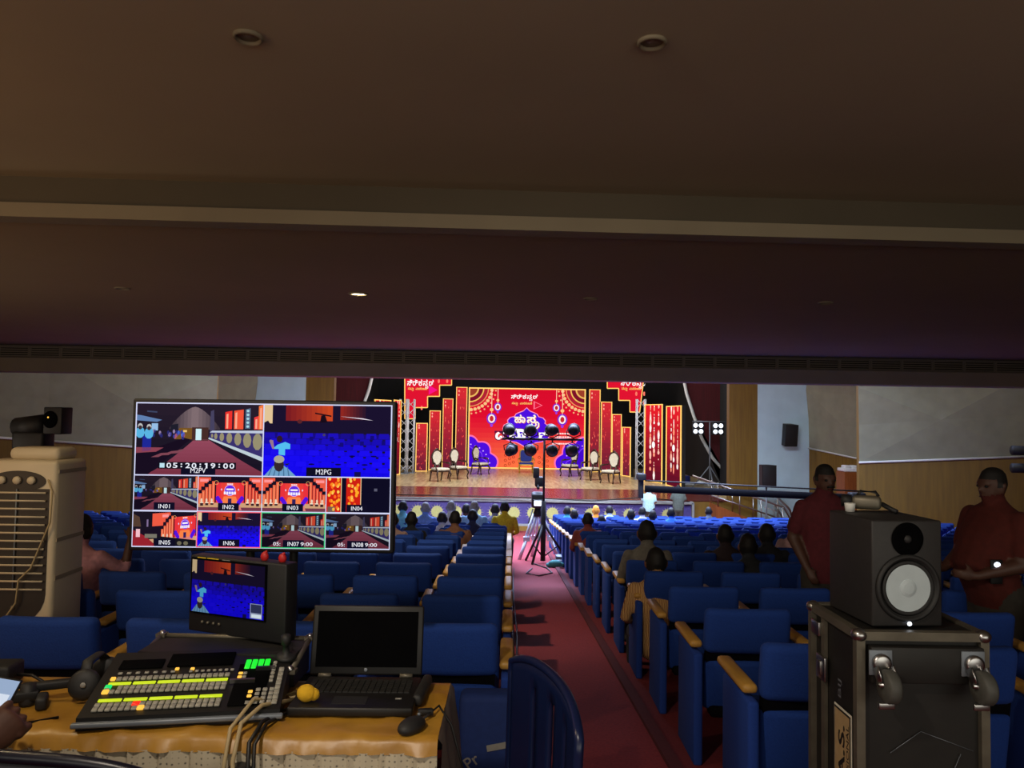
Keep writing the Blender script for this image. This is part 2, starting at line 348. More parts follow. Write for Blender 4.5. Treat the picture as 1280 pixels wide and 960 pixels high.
# outer walls, seen only from the side
slab('wall_back', K['plaster'], [(XL, -4, -1), (XR, -4, -1), (XR, -4, ZN), (XL, -4, ZN)])
slab('wall_left_rear', K['woodwall'], [(XL, -4, -2.6), (XL, 19.3, -2.6), (XL, 19.3, 9.5), (XL, -4, 9.5)])
slab('wall_right_rear', K['woodwall'], [(XR, -4, -2.6), (XR, 19.3, -2.6), (XR, 19.3, 9.5), (XR, -4, 9.5)])
XC = .69                                  # hall axis
def mx(x, s): return XC+(x-XC)*s
def wall_piece(name, s, A, B, zA, zB, top=9.5, bot=-2.6, facets=True):
    # plan points A->B (right-hand values, mirrored by s): wood below a sloping line, folded plaster above, pale trim on the line
    A = (mx(A[0], s), A[1]); B = (mx(B[0], s), B[1]); a = Vector((A[0], A[1], 0)); b = Vector((B[0], B[1], 0)); d = b-a
    n = Vector((-d.y, d.x, 0)).normalized()
    if n.dot(Vector((XC, 15, 0))-a) < 0: n = -n
    mb = MB(); mb.add([(A[0], A[1], bot), (B[0], B[1], bot), (B[0], B[1], zB), (A[0], A[1], zA)], [(0, 1, 2, 3)])
    struct(mb.build('wall_'+name+'_lower', K['woodwall']))
    mb = MB(); nx = max(2, int(d.length/1.3)); nz = 5; g = []
    for j in range(nz+1):
        for i in range(nx+1):
            u = i/nx; zl = zA+(zB-zA)*u; w = j/nz
            off = (.0 if j == 0 else (.13 if (i+j) % 2 == 0 else .02)) if facets else 0
            p = a+d*u+n*off; g.append((p.x, p.y, zl+(min(top, zl+5.0)-zl)*w if j < nz else top))
    fs = []
    for j in range(nz):
        for i in range(nx):
            q = [j*(nx+1)+i, j*(nx+1)+i+1, (j+1)*(nx+1)+i+1, (j+1)*(nx+1)+i]
            fs += [(q[0], q[1], q[2]), (q[0], q[2], q[3])] if (i+j) % 2 == 0 else [(q[0], q[1], q[3]), (q[1], q[2], q[3])]
    mb.add(g, fs); struct(mb.build('wall_'+name+'_upper', K['plaster']))
    mb = MB(); mb.tube([a+n*.03+Vector((0, 0, zA)), b+n*.03+Vector((0, 0, zB))], .03, 6); struct(mb.build('trim_7', K['whitetrim']))
for s, nm in ((1, 'right'), (-1, 'left')):
    wall_piece(nm+'_recess', s, (10.3, 26.6), (11.4, 23.4), .58, .22)
    wall_piece(nm+'_side', s, (9.27, 20.5), (12.5, 18.45), .42, .74)
    wall_piece(nm+'_wing', s, (12.5, 18.45), (15.6, 16.4), .74, 1.05)
    mb = MB(); mb.add([(mx(9.27, s), 20.5, -2.6), (mx(9.27, s)+s*.02, 20.7, -2.6), (mx(9.27, s)+s*.02, 20.7, 9.5), (mx(9.27, s), 20.5, 9.5)], [(0, 1, 2, 3)]); mb.add([(mx(9.3, s), 20.7, -2.6), (mx(11.4, s), 23.4, -2.6), (mx(11.4, s), 23.4, 9.5), (mx(9.3, s), 20.7, 9.5)], [(0, 1, 2, 3)])
    struct(mb.build('wall_'+nm+'_return', K['woodwall']))
    # proscenium wall: pale panel and wood panel
    x0, x1, x2 = mx(7.55, s), mx(8.53, s), mx(10.3, s)
    mb = MB(); mb.box(((x1+x2)/2, 26.75, 3.4), (abs(x2-x1), .3, 12.2)); struct(mb.build('wall_'+nm+'_panel', K['pale']))
    mb = MB(); mb.box(((x0+x1)/2, 26.8, 3.4), (abs(x1-x0), .3, 12.2)); struct(mb.build('wall_'+nm+'_proscenium', K['woodwall']))
# ------------------------------------------------------------------ stage
ZS = -1.30; YS = 26.6
mb = MB(); mb.box((XC, 35.4, ZS-.1), (17, 16.4, .2)); mb.box((XC, 35.5, -2.0), (17, 15, 1.0)); struct(mb.build('floor', K['stagew']))
mb = MB(); mb.box((XC, 28.5, ZS+.004), (13.6, 3.84, .012)); struct(mb.build('floor', K['stagef']))
xe = P(865, 640, YS).x
mb = MB(); mb.box(((mx(xe, -1)+xe)/2, YS, ZS-.06), (xe-mx(xe, -1), .34, .10)); mb.box(((mx(xe, -1)+xe)/2, YS-.02, -2.2), (xe-mx(xe, -1), .3, .08)); mb.box((xe, YS-.02, -1.8), (.08, .3, .9)); struct(mb.build('trim_8', mat('stage_lip_paint', (138, 146, 152), .7, col2=(128, 136, 142), scale=6)))
mb = MB(); mb.box(((mx(xe, -1)+xe)/2, YS+.05, -2.31), (xe-mx(xe, -1)+2.6, .5, .17)); struct(mb.build('trim_9', K['woodwall']))
mb = MB(); mb.box((xe+.95, YS+.12, -1.9), (1.8, .2, 1.15)); mb.box((mx(xe+.95, -1), YS+.12, -1.9), (1.8, .2, 1.15)); struct(mb.build('wall_stage_side', K['woodwall']))
ap = thing('stage_apron_cloth', 'violet cloth with pale sunburst motifs along the stage front', 'stage skirt', (0, YS-.12, 0))
MB().box(((mx(xe, -1)+xe)/2, .08, -1.79), (xe-mx(xe, -1)-.1, .06, .82)).build('cloth', K['apron'], ap)
mb = MB()
for i in range(18):
    x = mx(xe, -1)+.4+i*.66
    if x > xe-.3: break
    for k in range(16):
        a = 2*PI*k/16; w = .05
        mb.add([(x+.1*math.cos(a-w*3), .045, -1.79+.1*math.sin(a-w*3)), (x+.1*math.cos(a+w*3), .045, -1.79+.1*math.sin(a+w*3)), (x+.29*math.cos(a), .045, -1.79+.29*math.sin(a))], [(0, 1, 2)])
    mb.add([(x+  .2*math.cos(2*PI*k/16), .044, -1.79+.2*math.sin(2*PI*k/16)) for k in range(16)], [tuple(range(16))])
mb.build('sunburst_motifs', K['motif'], ap)
# stage house: black drapes
mb = MB(); mb.box((XC, 43.6, 4), (18, .1, 11)); struct(mb.build('wall_stage_back', K['blackcloth']))
for s in (-1, 1):
    mb = MB(); mb.box((mx(9.0, s), 35.2, 4), (.1, 16.6, 11)); struct(mb.build('wall_stage_left' if s < 0 else 'wall_stage_right', K['blackcloth']))
slab('ceiling', K['blackcloth'], [(mx(9, -1), 27, 9.5), (mx(9, 1), 27, 9.5), (mx(9, 1), 43.6, 9.5), (mx(9, -1), 43.6, 9.5)])
# curved maroon curtains with a white edge
def curtain(s, label):
    t = thing('stage_curtain', label, 'curtain', (0, 0, 0)); D = 33.0
    rp = [P(x, y, D) for x, y in ((852, 462), (858, 492), (867, 520), (877, 548), (890, 572), (906, 590))]
    edge = [Vector((mx(p.x, s), D, p.z)) for p in rp]; xo = mx(9.0, s); top = 4.5
    mb = MB(); n = len(edge); mb.add([(mx(rp[0].x-.25, s), D, top), ]+[tuple(p) for p in edge]+[(xo, D, edge[-1].z-.5), (xo, D, top)], [tuple(range(n+3))])
    o = mb.build('cloth', K['maroon'], t)
    mb = MB(); mb.tube([Vector((mx(rp[0].x-.25, s), D-.06, top))]+[p+Vector((0, -.06, 0)) for p in edge], .07, 6); mb.build('white_edging', K['whitetrim'], t)
curtain(1, 'maroon stage curtain with curved white edge at right of stage')
curtain(-1, 'maroon stage curtain with curved edge at left of stage')

# LED backdrop
WHT = (255, 250, 250); PINK = (255, 150, 190); PURP = (74, 14, 214); GLD = (255, 214, 110)
def stroke_ya(p, x, y, s, col, lay, w):       # subjoined hook that follows a consonant
    pts = [(0, 0), (.12, -.28), (.4, -.36), (.62, -.12), (.52, .14), (.72, .3), (.95, .1), (.95, -.35), (.7, -.62)]
    p.line([(x+a*s, y+b*s) for a, b in pts], w, col, lay)
def siri(p, x0, x1, y0, y1, col, lay, off=.02):
    W = x1-x0; parts = [('ಸಿ', 0, .2), ('ರಿ', .21, .4), ('ಕ', .43, .57), ('ನ', .6, .77), ('ಡ', .82, 1)]
    for t, a, b in parts: p.text(t, x0+W*a, x0+W*b, y0, y1, col, lay, off)
    p.text('ನ', x0+W*.68, x0+W*.8, y0-(y1-y0)*.42, y0+(y1-y0)*.02, col, lay, off)
def tagline(p, x0, x1, y0, y1, col, lay):
    W = x1-x0
    p.text('ನಮ', x0, x0+W*.3, y0, y1, col, lay, .02); p.text('ಮ', x0+W*.2, x0+W*.3, y0-(y1-y0)*.5, y0, col, lay, .02)
    p.text('ಮನರಂಜನೆ', x0+W*.4, x1, y0, y1, col, lay, .02)
def mixc(a, b, t):
    t = max(0, min(1, t)); return tuple(a[i]+(b[i]-a[i])*t for i in range(3))
def main_art():
    p = Pic(144, 102)
    def bg(u, v):
        c = mixc((240, 96, 62), (214, 12, 44), v*1.5); c = mixc(c, (250, 120, 66), max(0, .5-abs(u-.5))*max(0, .5-v)*3.2)
        return mixc(c, (196, 10, 34), max(0, v-.75)*1.5)
    p.grad(0, 0, 144, 102, bg, 18, 16, 0)
    for s in (0, 1):                        # corner rosettes and lower flowers
        X = (lambda x: x) if s == 0 else (lambda x: 144-x)
        for r0, r1, c in ((0, 10, (150, 60, 40)), (10, 12, (230, 180, 90)), (12, 17, (120, 16, 40)), (17, 18.5, (240, 190, 90)), (18.5, 23, (170, 30, 50)), (23, 24.2, (230, 150, 90))):
            p.ring(X(0), 102, r0, r1, c, 1, 28)
        for k in range(9):
            a = -PI/2*(k+.5)/9
            cx, cy = X(28*math.cos(a)), 102+28*math.sin(a)
            p.disc(cx, cy, 2.2, 2.2, (240, 190, 130), 1, 8); p.disc(X(33*math.cos(a)), 102+33*math.sin(a), 1.2, 1.2, (240, 170, 120), 1, 6)
        def scal(R, amp, n=54): return [(X((R+amp*abs(math.sin(5.5*a)))*math.cos(a)-3), (R+amp*abs(math.sin(5.5*a)))*math.sin(a)*1.05-2) for a in [PI*i/n for i in range(n+1)]]
        p.poly(scal(37, 5), (255, 110, 170), 1); p.poly(scal(35, 5), PURP, 2)
        p.poly(scal(24, 4), (120, 60, 235), 3); p.poly(scal(22.8, 4), (64, 8, 196), 4)
        for k in range(8):
            a = PI*(k+.5)/16+.1; p.disc(X(30*math.cos(a)-3), 30*math.sin(a), .9, .9, (220, 170, 255), 4, 6)
        for lx, ly, r in ((28, 63, 6), (35.5, 78, 4.6)):
            x = X(lx); p.rect(x-.35, ly+r, x+.35, 102, (255, 210, 180), 2)
            p.disc(x, ly+r*1.9, r*.4, r*.4, (250, 190, 120), 3, 8)
            p.disc(x, ly, r*1.05, r*1.25, (120, 40, 200), 2); p.disc(x, ly, r*.75, r*.92, (250, 226, 226), 3); p.disc(x, ly, r*.42, r*.6, (190, 40, 40), 4); p.disc(x, ly-r*1.45, r*.3, r*.35, (150, 60, 220), 3, 8)
        for k in range(7):
            p.ring(X(46+(k % 3)*5), 3+k*2.2, 1.2, 1.9, (176, 50, 24), 1, 8)
    # arch badge
    half = [(0, 62+15), (4, 73), (10, 70.5), (13, 69), (14.5, 66), (20, 64.5), (23, 61), (22.5, 57.5), (27, 55), (28.5, 50), (26.5, 46), (28, 42), (26, 37.5), (19, 34.5), (12, 33.5), (7, 31), (0, 27)]
    for sc, c, l in ((1.05, (255, 140, 190), 3), (1.0, PURP, 4)):
        pts = [(71.5+x*sc, 52+(y-52)*sc) for x, y in half]+[(71.5-x*sc, 52+(y-52)*sc) for x, y in half[::-1][1:-1]]
        p.poly(pts, c, l)
    siri(p, 52, 85, 89, 95, WHT, 3); tagline(p, 53, 78, 82, 85, GLD, 3)
    for a, l, c in ((1, 2, (255, 110, 140)), (.72, 3, (216, 20, 52))):
        p.poly([(85-5.5*a+.5, 81+5.5*a), (85-5.5*a+.5, 81-5.5*a), (85+5.5*a+.8, 81)], c, l)
    for sh, c, l in ((.7, (230, 110, 30), 5), (0, (255, 244, 226), 6)):
        p.text('ಹಾ', 55+sh, 70+sh, 58-sh, 69-sh, c, l, .03); p.text('ಸ', 72+sh, 83+sh, 58-sh, 69-sh, c, l, .03)
        stroke_ya(p, 78+sh, 57-sh, 9, c, l, 1.5)
    for g, c, l in ((1.0, (90, 20, 60), 5), (0, WHT, 6)):
        o = .05+.02*g
        p.text('ದ', 33-g, 47+g, 36-g, 51+g, c, l, o); p.text('ಬಾ', 50-g, 71+g, 36-g, 51+g, c, l, o); p.text('೯', 74-g, 83+g, 36-g, 50+g, c, l, o); p.text('ರ', 87-g, 101+g, 36-g, 51+g, c, l, o)
    for x0, x1, y in ((104, 124, 45), (106, 126, 40.5), (104, 125, 32)):
        x = x0
        while x < x1: w = random.uniform(1, 3); p.rect(x, y-.9, x+w, y+.9, (255, 226, 226), 4); x += w+.6
    return p
def board(name, label, cat, pts, D, art_fn, parent=None):
    pass
TL = P(587, 484.5, 42.0); TRt = P(731.5, 486.5, 42.0); BL = P(586, 587, 42.0)
scr = thing('led_backdrop', 'large red screen with white lettering on a violet badge behind the stage', 'led screen', (TL.x, 42.0, ZS))
W = TRt.x-TL.x; H = TL.z-ZS-.02
MB().box((W/2, .15, H/2), (W+.16, .2, H+.12)).build('cabinet', K['black'], scr)
main_art().build('picture', PICLED, scr, (0, 0.03, .03), (W/144, 0, 0), (0, 0, (H-.03)/102), .003)
mb = MB()
for x in (0, W): mb.box((x, .0, H/2), (.06, .1, H+.06))
for z in (.02, H): mb.box((W/2, 0, z), (W+.06, .1, .06))
mb.build('light_border', K['goldl'], scr)
# tall red columns
def column_art(w, h, beads):
    p = Pic(w, h)
    p.grad(0, 0, w, h, lambda u, v: mixc((92, 16, 36) if beads else (104, 30, 50), (222, 28, 40) if beads else (206, 40, 50), v*1.2-.08), 4, 14, 0)
    rnd = random.Random(int(w*1000+h*77))
    if beads:
        for i in range(3):
            x = w*(.3+.23*i+rnd.uniform(-.05, .05)); y = h*.97; stop = h*rnd.uniform(.08, .45)
            while y > stop:
                r = w*rnd.choice((.025, .03, .045, .06)); p.disc(x, y, r, r*rnd.choice((1, 1.4, 2.4)), rnd.choice(((255, 240, 235), (255, 190, 170), (255, 150, 120))), 1, 8); y -= r*rnd.uniform(2, 4)
        if rnd.random() < 1: p.disc(w*.5, h*.48, w*.09, h*.045, (255, 250, 248), 2, 10)
    else:
        for i in range(26):
            x = rnd.uniform(.1, .9)*w; y = rnd.uniform(.05, .95)*h; p.disc(x, y, w*.03, w*rnd.uniform(.04, .14), rnd.choice(((240, 80, 70), (250, 110, 90), (190, 20, 40))), 1, 6)
        for k in range(2): p.disc(w*.25, h*(.95-k*.05), w*.06, w*.1, (255, 170, 150), 2, 6)
    return p
def led_column(A, B, zt, label, beads=False):      # plan points of the lower corners
    a = Vector(A); b = Vector(B); d = b-a; w = d.length; rz = math.atan2(d.y, d.x); h = zt-ZS
    t = thing('light_column', label, 'led column', (a.x, a.y, ZS), rz)
    MB().box((w/2, .1, h/2), (w, .16, h)).build('cabinet', K['black'], t)
    column_art(w, h, beads).build('picture', PICLED, t, (0, .01, 0), (1, 0, 0), (0, 0, 1), .003)
    mb = MB()
    for x in (.02, w-.02): mb.box((x, .0, h/2), (.035, .05, h))
    for z in (.03, h-.02): mb.box((w/2, 0, z), (w, .05, .035))
    mb.build('light_border', K['goldl'], t)
def col_px(x0, x1, yt, yb0, yb1, label, beads=False):
    A = Pz(x0, yb0, ZS+.01); B = Pz(x1, yb1, ZS+.01); zt = (P(x0, yt, A.y)).z
    led_column((A.x, A.y, 0), (B.x, B.y, 0), zt, label, beads)
ords = ('first', 'second', 'third', 'fourth')
for i, (a, b, yt, yb) in enumerate(((568.5, 582.5, 483.5, 584.5), (552, 565, 498, 586), (535.5, 549.5, 513, 587.5), (519, 533.5, 528.5, 589.3))):
    col_px(a, b, yt, yb, yb, f'tall red lit column left of the backdrop, {ords[i]} from the backdrop')
for i, (a, b, yt, yb0, yb1) in enumerate(((735.5, 749.5, 486.5, 590, 590), (750.5, 764.2, 502, 592, 592), (764.2, 776.5, 517.5, 593.5, 593.8), (777.5, 788, 533.5, 594.8, 596.2))):
    col_px(a, b, yt, yb0, yb1, f'tall red lit column right of the backdrop, {ords[i]} from the backdrop')
col_px(805.5, 827.5, 505.5, 601, 604.5, 'red column with white bead strings beside the right lattice tower', True)
col_px(832.5, 851, 507.5, 606.5, 612, 'outermost right red column with white bead strings', True)
col_px(490.5, 499.5, 499.5, 595, 593, 'narrow red column with beads beside the left lattice tower', True)
col_px(466, 486.5, 499, 601, 598, 'outermost left red column half hidden by the large monitor', True)
# stepped hanging banners
def banner(pts, D, label, tx, logo):
    pp = [P(x, y, D) for x, y in pts]; O = pp[0]; poly = [(q.x-O.x, q.z-O.z) for q in pp]
    t = thing('hanging_banner', label, 'led banner', (O.x, D, O.z))
    mb = MB(); mb.prism(poly, 0, .12, M=RX(PI/2) @ TR(0, 0, -.13)); mb.build('cabinet', K['black'], t)
    xs = [x for x, z in poly]; zs = [z for x, z in poly]; p = Pic(1, 1); p.win = (min(xs), min(zs), max(xs), max(zs)); p.poly(poly, (216, 18, 46), 0)
    S = D/F
    def L(x, y): q = P(x, y, D); return q.x-O.x, q.z-O.z
    a = L(tx, 482); siri(p, a[0], a[0]+33*S, a[1], a[1]+8*S, WHT, 2)
    a = L(tx+1, 487); tagline(p, a[0], a[0]+24*S, a[1], a[1]+3.2*S, GLD, 2)
    if logo:
        c = L(541, 487.5); p.poly([(c[0]-5*S, c[1]+6*S), (c[0]-5*S, c[1]-6*S), (c[0]+6*S, c[1])], (240, 20, 130), 2)
    for i in range(10):
        q = random.choice(poly); p.disc(q[0]*.7+.5, q[1]*.8, .06, .12, (250, 120, 100), 1, 6)
    p.build('picture', PICLED, t, (0, -.005, 0), (1, 0, 0), (0, 0, 1), .003)
    mb = MB(); low = poly[1:] if True else poly
    for u, v in zip(poly[1:], poly[2:]+poly[:1]):
        mb.tube([(u[0], -.02, u[1]), (v[0], -.02, v[1])], .025, 4)
    mb.build('light_border', K['goldl'], t)
banner([(506, 455), (564.5, 455), (564.5, 481.5), (549.5, 481.5), (549.5, 495.5), (534.5, 495.5), (534.5, 509.5), (519, 509.5), (519, 523.5), (506, 523.5)], 39.5, 'red stepped banner with white lettering hanging at stage left of the photo', 509, True)
banner([(806.5, 458), (759, 458), (759, 485.5), (773.3, 485.5), (773.3, 500.5), (787.3, 500.5), (787.3, 515), (799.5, 515.3)], 39.5, 'red stepped banner with white lettering hanging above the right columns', 776, False)
# lattice towers
def tower(px, yb, label):
    A = Pz(px, yb, ZS); t = thing('truss_tower', label, 'truss', (A.x, A.y, ZS)); h = P(px, 499, A.y).z-ZS; w = .19
    cs = [(-w, -w), (w, -w), (w, w), (-w, w)]
    for c in cs: MB().tube([(c[0], c[1], 0), (c[0], c[1], h)], .028, 6).build('chord', K['truss'], t)
    mb = MB(); n = 8
    for i in range(n):
        for k in range(4):
            a = cs[k]; b = cs[(k+1) % 4]; z0 = h*i/n; z1 = h*(i+1)/n
            if (i+k) % 2: a, b = b, a
            mb.tube([(a[0], a[1], z0+.03), (b[0], b[1], z1-.03)], .014, 5)
    mb.build('lattice', K['truss'], t)
    mb = MB(); mb.box((0, 0, .02), (.6, .6, .04)); mb.build('base_plate', K['grey'], t)
for px, yb, nm in ((503.5, 592, 'left one beside the narrow red column'), (511.5, 591, 'left one nearer the stepped columns'), (800.5, 599, 'right one beside the beaded column')):
    tower(px, yb, 'silver lattice tower on the stage, '+nm)

# ------------------------------------------------------------------ carved chairs on the stage
def carved(name, label, cat, loc, rz, fab, wood, sc=1.0, group=None, throne=False):
    t = thing(name, label, cat, loc, rz, group); t.scale = (sc, sc, sc)   # faces -y
    w = .30 if not throne else .36
    mb = MB(); mb.box((0, 0, .47), (w*2-.04, .52, .10), bev=.04, seg=3); mb.build('seat', fab, t)
    mb = MB(); mb.box((0, 0, .40), (w*2, .54, .06), bev=.015); mb.build('seat_rail', wood, t)
    for sx in (-1, 1):
        mb = MB(); mb.tube([(sx*(w-.03), -.24, .40), (sx*(w+.02), -.28, .28), (sx*(w-.03), -.25, .12), (sx*(w-.01), -.29, 0)], [.04, .035, .022, .03], 8); mb.build('leg', wood, t)
        mb = MB(); mb.tube([(sx*(w-.04), .24, .40), (sx*(w-.04), .27, .2), (sx*(w-.04), .33, 0)], [.035, .028, .024], 8); mb.build('leg', wood, t)
        mb = MB(); mb.tube([(sx*(w-.02), -.18, .42), (sx*(w+.03), -.2, .56), (sx*(w+.04), -.16, .68), (sx*(w+.02), .05, .70), (sx*(w-.08), .24, .74)], [.025, .022, .028, .024, .02], 8); mb.tube([(sx*(w+.035), -.14, .705), (sx*(w+.02), .03, .72)], [.03, .03], 8); mb.build('armrest', wood, t)
    hb = .30 if not throne else .34
    ov = lambda r, k: [(r*math.cos(2*PI*i/28), .27+.06*(0 if k == 0 else 1), .92+(r*1.35)*math.sin(2*PI*i/28)) for i in range(29)]
    mb = MB(); n = 28; r = .21 if not throne else .25
    prof = [(r*math.cos(2*PI*i/n)*(1 if math.sin(2*PI*i/n) > 0 else .86), .90+r*1.28*math.sin(2*PI*i/n)) for i in range(n)]
    if throne: se = lambda q: math.copysign(abs(q)**.45, q); prof = [(.29*se(math.cos(2*PI*i/n)), .84+.30*se(math.sin(2*PI*i/n))) for i in range(n)]
    mb.add([(x, .23, z) for x, z in prof]+[(x, .30, z) for x, z in prof], [tuple(range(n)), tuple(range(2*n-1, n-1, -1))]+[(i, n+i, n+(i+1) % n, (i+1) % n) for i in range(n)]); mb.build('back_cushion', fab, t)
    mb = MB(); mb.tube([(x*1.08, .265, .90+(z-.90)*1.08) for x, z in prof+prof[:1]], .035, 8)
    mb.tube([(-r*.5, .26, .40), (-r*.55, .26, .64)], .03, 8); mb.tube([(r*.5, .26, .40), (r*.55, .26, .64)], .03, 8); mb.build('back_frame', wood, t)
    mb = MB(); mb.ball((0, .26, .92+r*1.4), (.09, .03, .06)); mb.ball((-.09, .26, .89+r*1.36), (.07, .025, .035)); mb.ball((.09, .26, .89+r*1.36), (.07, .025, .035)); mb.build('crest', wood, t)
    return t
ch = [(550, 601.5, -25), (572.5, 598.5, -30), (600, 593, -35), (712, 595.5, 35), (737.5, 600, 30), (763, 604, 25)]
nm = ['leftmost of the three at left', 'middle of the three at left', 'nearest the backdrop at left', 'nearest the backdrop at right', 'middle of the three at right', 'rightmost of the three at right']
for (px, py, a), n_ in zip(ch, nm):
    p = Pz(px, py, ZS); carved('carved_armchair', 'dark carved armchair with cream upholstery on stage, '+n_, 'chair', (p.x, p.y, ZS), math.radians(-a*1.55), K['cream'], K['mahog'], 1.1, 'carved armchairs on the stage')
p = Pz(657.5, 591, ZS); carved('throne_chair', 'gilt throne chair with blue velvet in the middle of the stage', 'chair', (p.x, p.y, ZS), 0, K['royal'], K['goldm'], 1.0, None, True)
# stage right: blinder lights on a stand, drum, PA
p = Pz(887, 612, ZS); bl = thing('light_stand', 'tripod stand with two four-lamp blinders at right of stage', 'light stand', (p.x, p.y, ZS)); hh = P(887, 527, p.y).z-ZS
MB().tube([(0, 0, .2), (0, 0, hh)], .03, 8).build('pole', K['grey'], bl)
for k in range(3):
    a = 2*PI*k/3+.5; MB().tube([(0, 0, .95), (.75*math.cos(a), .75*math.sin(a), .0)], .025, 6).build('leg', K['grey'], bl)
MB().tube([(-.7, 0, hh), (.75, 0, hh)], .025, 6).build('crossbar', K['grey'], bl)
for x in (-.5, .3):
    b = MB().box((x, -.05, hh-.28), (.5, .16, .5), bev=.02).build('blinder', K['black'], bl)
    for i in (-1, 1):
        for j in (-1, 1): MB().ball((x+i*.11, -.14, hh-.28+j*.12), (.085, .03, .085)).build('lamp', K['whitel'], b)
p = Pz(856, 606, ZS); mb = MB(); mb.lathe([(.3, 0), (.32, .02), (.32, .34), (.3, .36)], 24); tag(mb.build('stage_drum', K['royal'], None, (p.x, p.y+.4, ZS)), 'small dark blue drum on the stage beside the outer red column', 'drum')
p = Pz(872, 608, ZS); mb = MB()
for i in range(5): mb.tube([(-.5+.1*i, .05*i, .05), (.2, .25*math.sin(i*2), .1+.02*i), (.7, .1*math.cos(i), .06), (.9-.15*i, -.1, .05)], .045, 6)
tag(mb.build('cloth_bundle', K['white'], None, (p.x, p.y+.2, ZS)), 'white crumpled cloth bundle on the stage floor under the blinders', 'cloth')
def pa_speaker(name, label, loc, rz, w, h, d, tilt=0):
    t = thing(name, label, 'speaker', loc, rot=(tilt, 0, rz))
    poly = [(-w/2, -d/2), (w/2, -d/2), (w*.32, d/2), (-w*.32, d/2)]
    mb = MB(); mb.prism(poly, 0, h); mb.build('cabinet', K['black'], t)
    mb = MB(); mb.box((0, -d/2-.012, h/2), (w*.92, .02, h*.94), bev=.01); mb.build('grille', K['rubber'], t); return t
p = P(958, 608, 24.5); q = pa_speaker('floor_speaker', 'black loudspeaker on a pole stand in front of the pale right panel', (p.x, 24.5, p.z), .15, .48, .68, .4)
t = thing('speaker_stand', 'grey pole stand carrying the loudspeaker beside the stage steps', 'speaker stand', (p.x, 24.5, fz(24.5))); zz = p.z-fz(24.5)
MB().tube([(0, 0, .1), (0, 0, zz)], .028, 8).build('pole', K['grey'], t)
for k in range(3): MB().tube([(0, 0, .6), (.45*math.cos(2.1*k), .45*math.sin(2.1*k), 0)], .018, 6).build('leg', K['grey'], t)
p = P(983.5, 557, 26.45); t = pa_speaker('wall_speaker', 'black loudspeaker fixed high on the pale right wall panel', (p.x, 26.32, p.z), .2, .46, .74, .36, .12)
mb = MB(); mb.tube([(0, .1, .4), (0, .3, .42)], .03, 6); mb.build('bracket', K['blackm'], t)
# steps with handrails at the right of the stage
a = P(893, 618, 25.7); b = P(985, 652, 25.7)
st = thing('stage_steps', 'wooden stage ramp with steel handrails at right of the stage', 'stairs', (a.x, 25.4, fz(25.7))); L = b.x-a.x
mb = MB(); mb.prism([(0, 0), (L, 0), (L, .1), (0, 1.05)], 0, .9, M=RX(PI/2) @ TR(0, 0, -.95)); mb.build('ramp', K['cabwood'], st)
for y in (.02, .86):
    mb = MB(); mb.tube([(-.6, y, 1.95), (L*.9, y, 1.02), (L*1.05, y, .4)], .03, 6); mb.tube([(-.4, y, 1.45), (L*.9, y, .6)], .022, 6)
    for k in range(4): x = L*(.02+.29*k); mb.tube([(x, y, 1.04-.95*x/L), (x, y, 1.82-.78*x/L*1.15)], .022, 6)
    mb.build('handrail', K['steel'], st)
t = thing('handrail', 'steel handrail with curved end against the pale right panel', 'handrail', (P(985, 630, 26.2).x, 26.2, fz(26)))
MB().tube([(-.8, 0, 1.35), (-.35, 0, 1.3), (.05, 0, .9), (.4, 0, .0)], .04, 8).build('top_rail', K['steel'], t)
MB().tube([(-.8, 0, .95), (-.3, 0, .8), (.1, 0, 0)], .025, 6).build('lower_rail', K['steel'], t)
MB().tube([(-.35, 0, 0), (-.35, 0, 1.3)], .03, 6).build('post', K['steel'], t)
# cabinet with sign and white tray
a = P(1042, 592, 24.0); b = P(1080, 640, 23.0)
cb = thing('wooden_cabinet', 'brown wooden cabinet with a yellow sign near the right wall corner', 'cabinet', (a.x, 23.2, fz(23.2))); hh = a.z-fz(23.2)+.1
MB().box((.5, .3, hh/2), (1.0, .6, hh)).build('body', K['cabwood'], cb)
MB().box((.24, -.012, hh/2), (.34, .02, hh*.86)).build('door', K['cabwood'], cb)
sg = MB().box((.72, -.02, hh*.80), (.52, .02, .26)).build('yellow_sign', K['signy'], cb)
mb = MB(); mb.tube([(.52, -.035, hh*.80-.03), (.62, -.035, hh*.80+.05), (.72, -.035, hh*.80-.04), (.82, -.035, hh*.80+.06), (.94, -.035, hh*.80)], .03, 6); mb.build('sign_emblem', K['signg'], sg)
mb = MB(); mb.box((0, 0, .06), (1.0, .5, .1), bev=.02)
for i in range(4): mb.box((-.36+i*.24, -.05, .15), (.16, .3, .1), bev=.02)
tag(mb.build('white_tray', K['white'], None, (a.x+.5, 23.5, fz(23.2)+hh)), 'white plastic tray of boxes on top of the wooden cabinet', 'tray')
for y_, z_ in ((563, 0), (585, 1)):
    p = P(1265, y_, 17.6); mb = MB(); mb.tube([(0, 0, 0), (.9, -.1, 0)], .11, 14)
    t = tag(mb.build('black_lamp_barrel', K['black'], None, (p.x, p.y, p.z)), ('upper' if z_ == 0 else 'lower')+' black tube lamp sticking in at the right frame edge', 'stage lamp')
p = P(1268, 575, 17.6); mb = MB(); mb.tube([(.5, 0, .6), (.5, 0, fz(17.9)-p.z)], .04, 8); tag(mb.build('lamp_post', K['blackm'], None, p), 'thin black post holding the tube lamps at right edge', 'post')
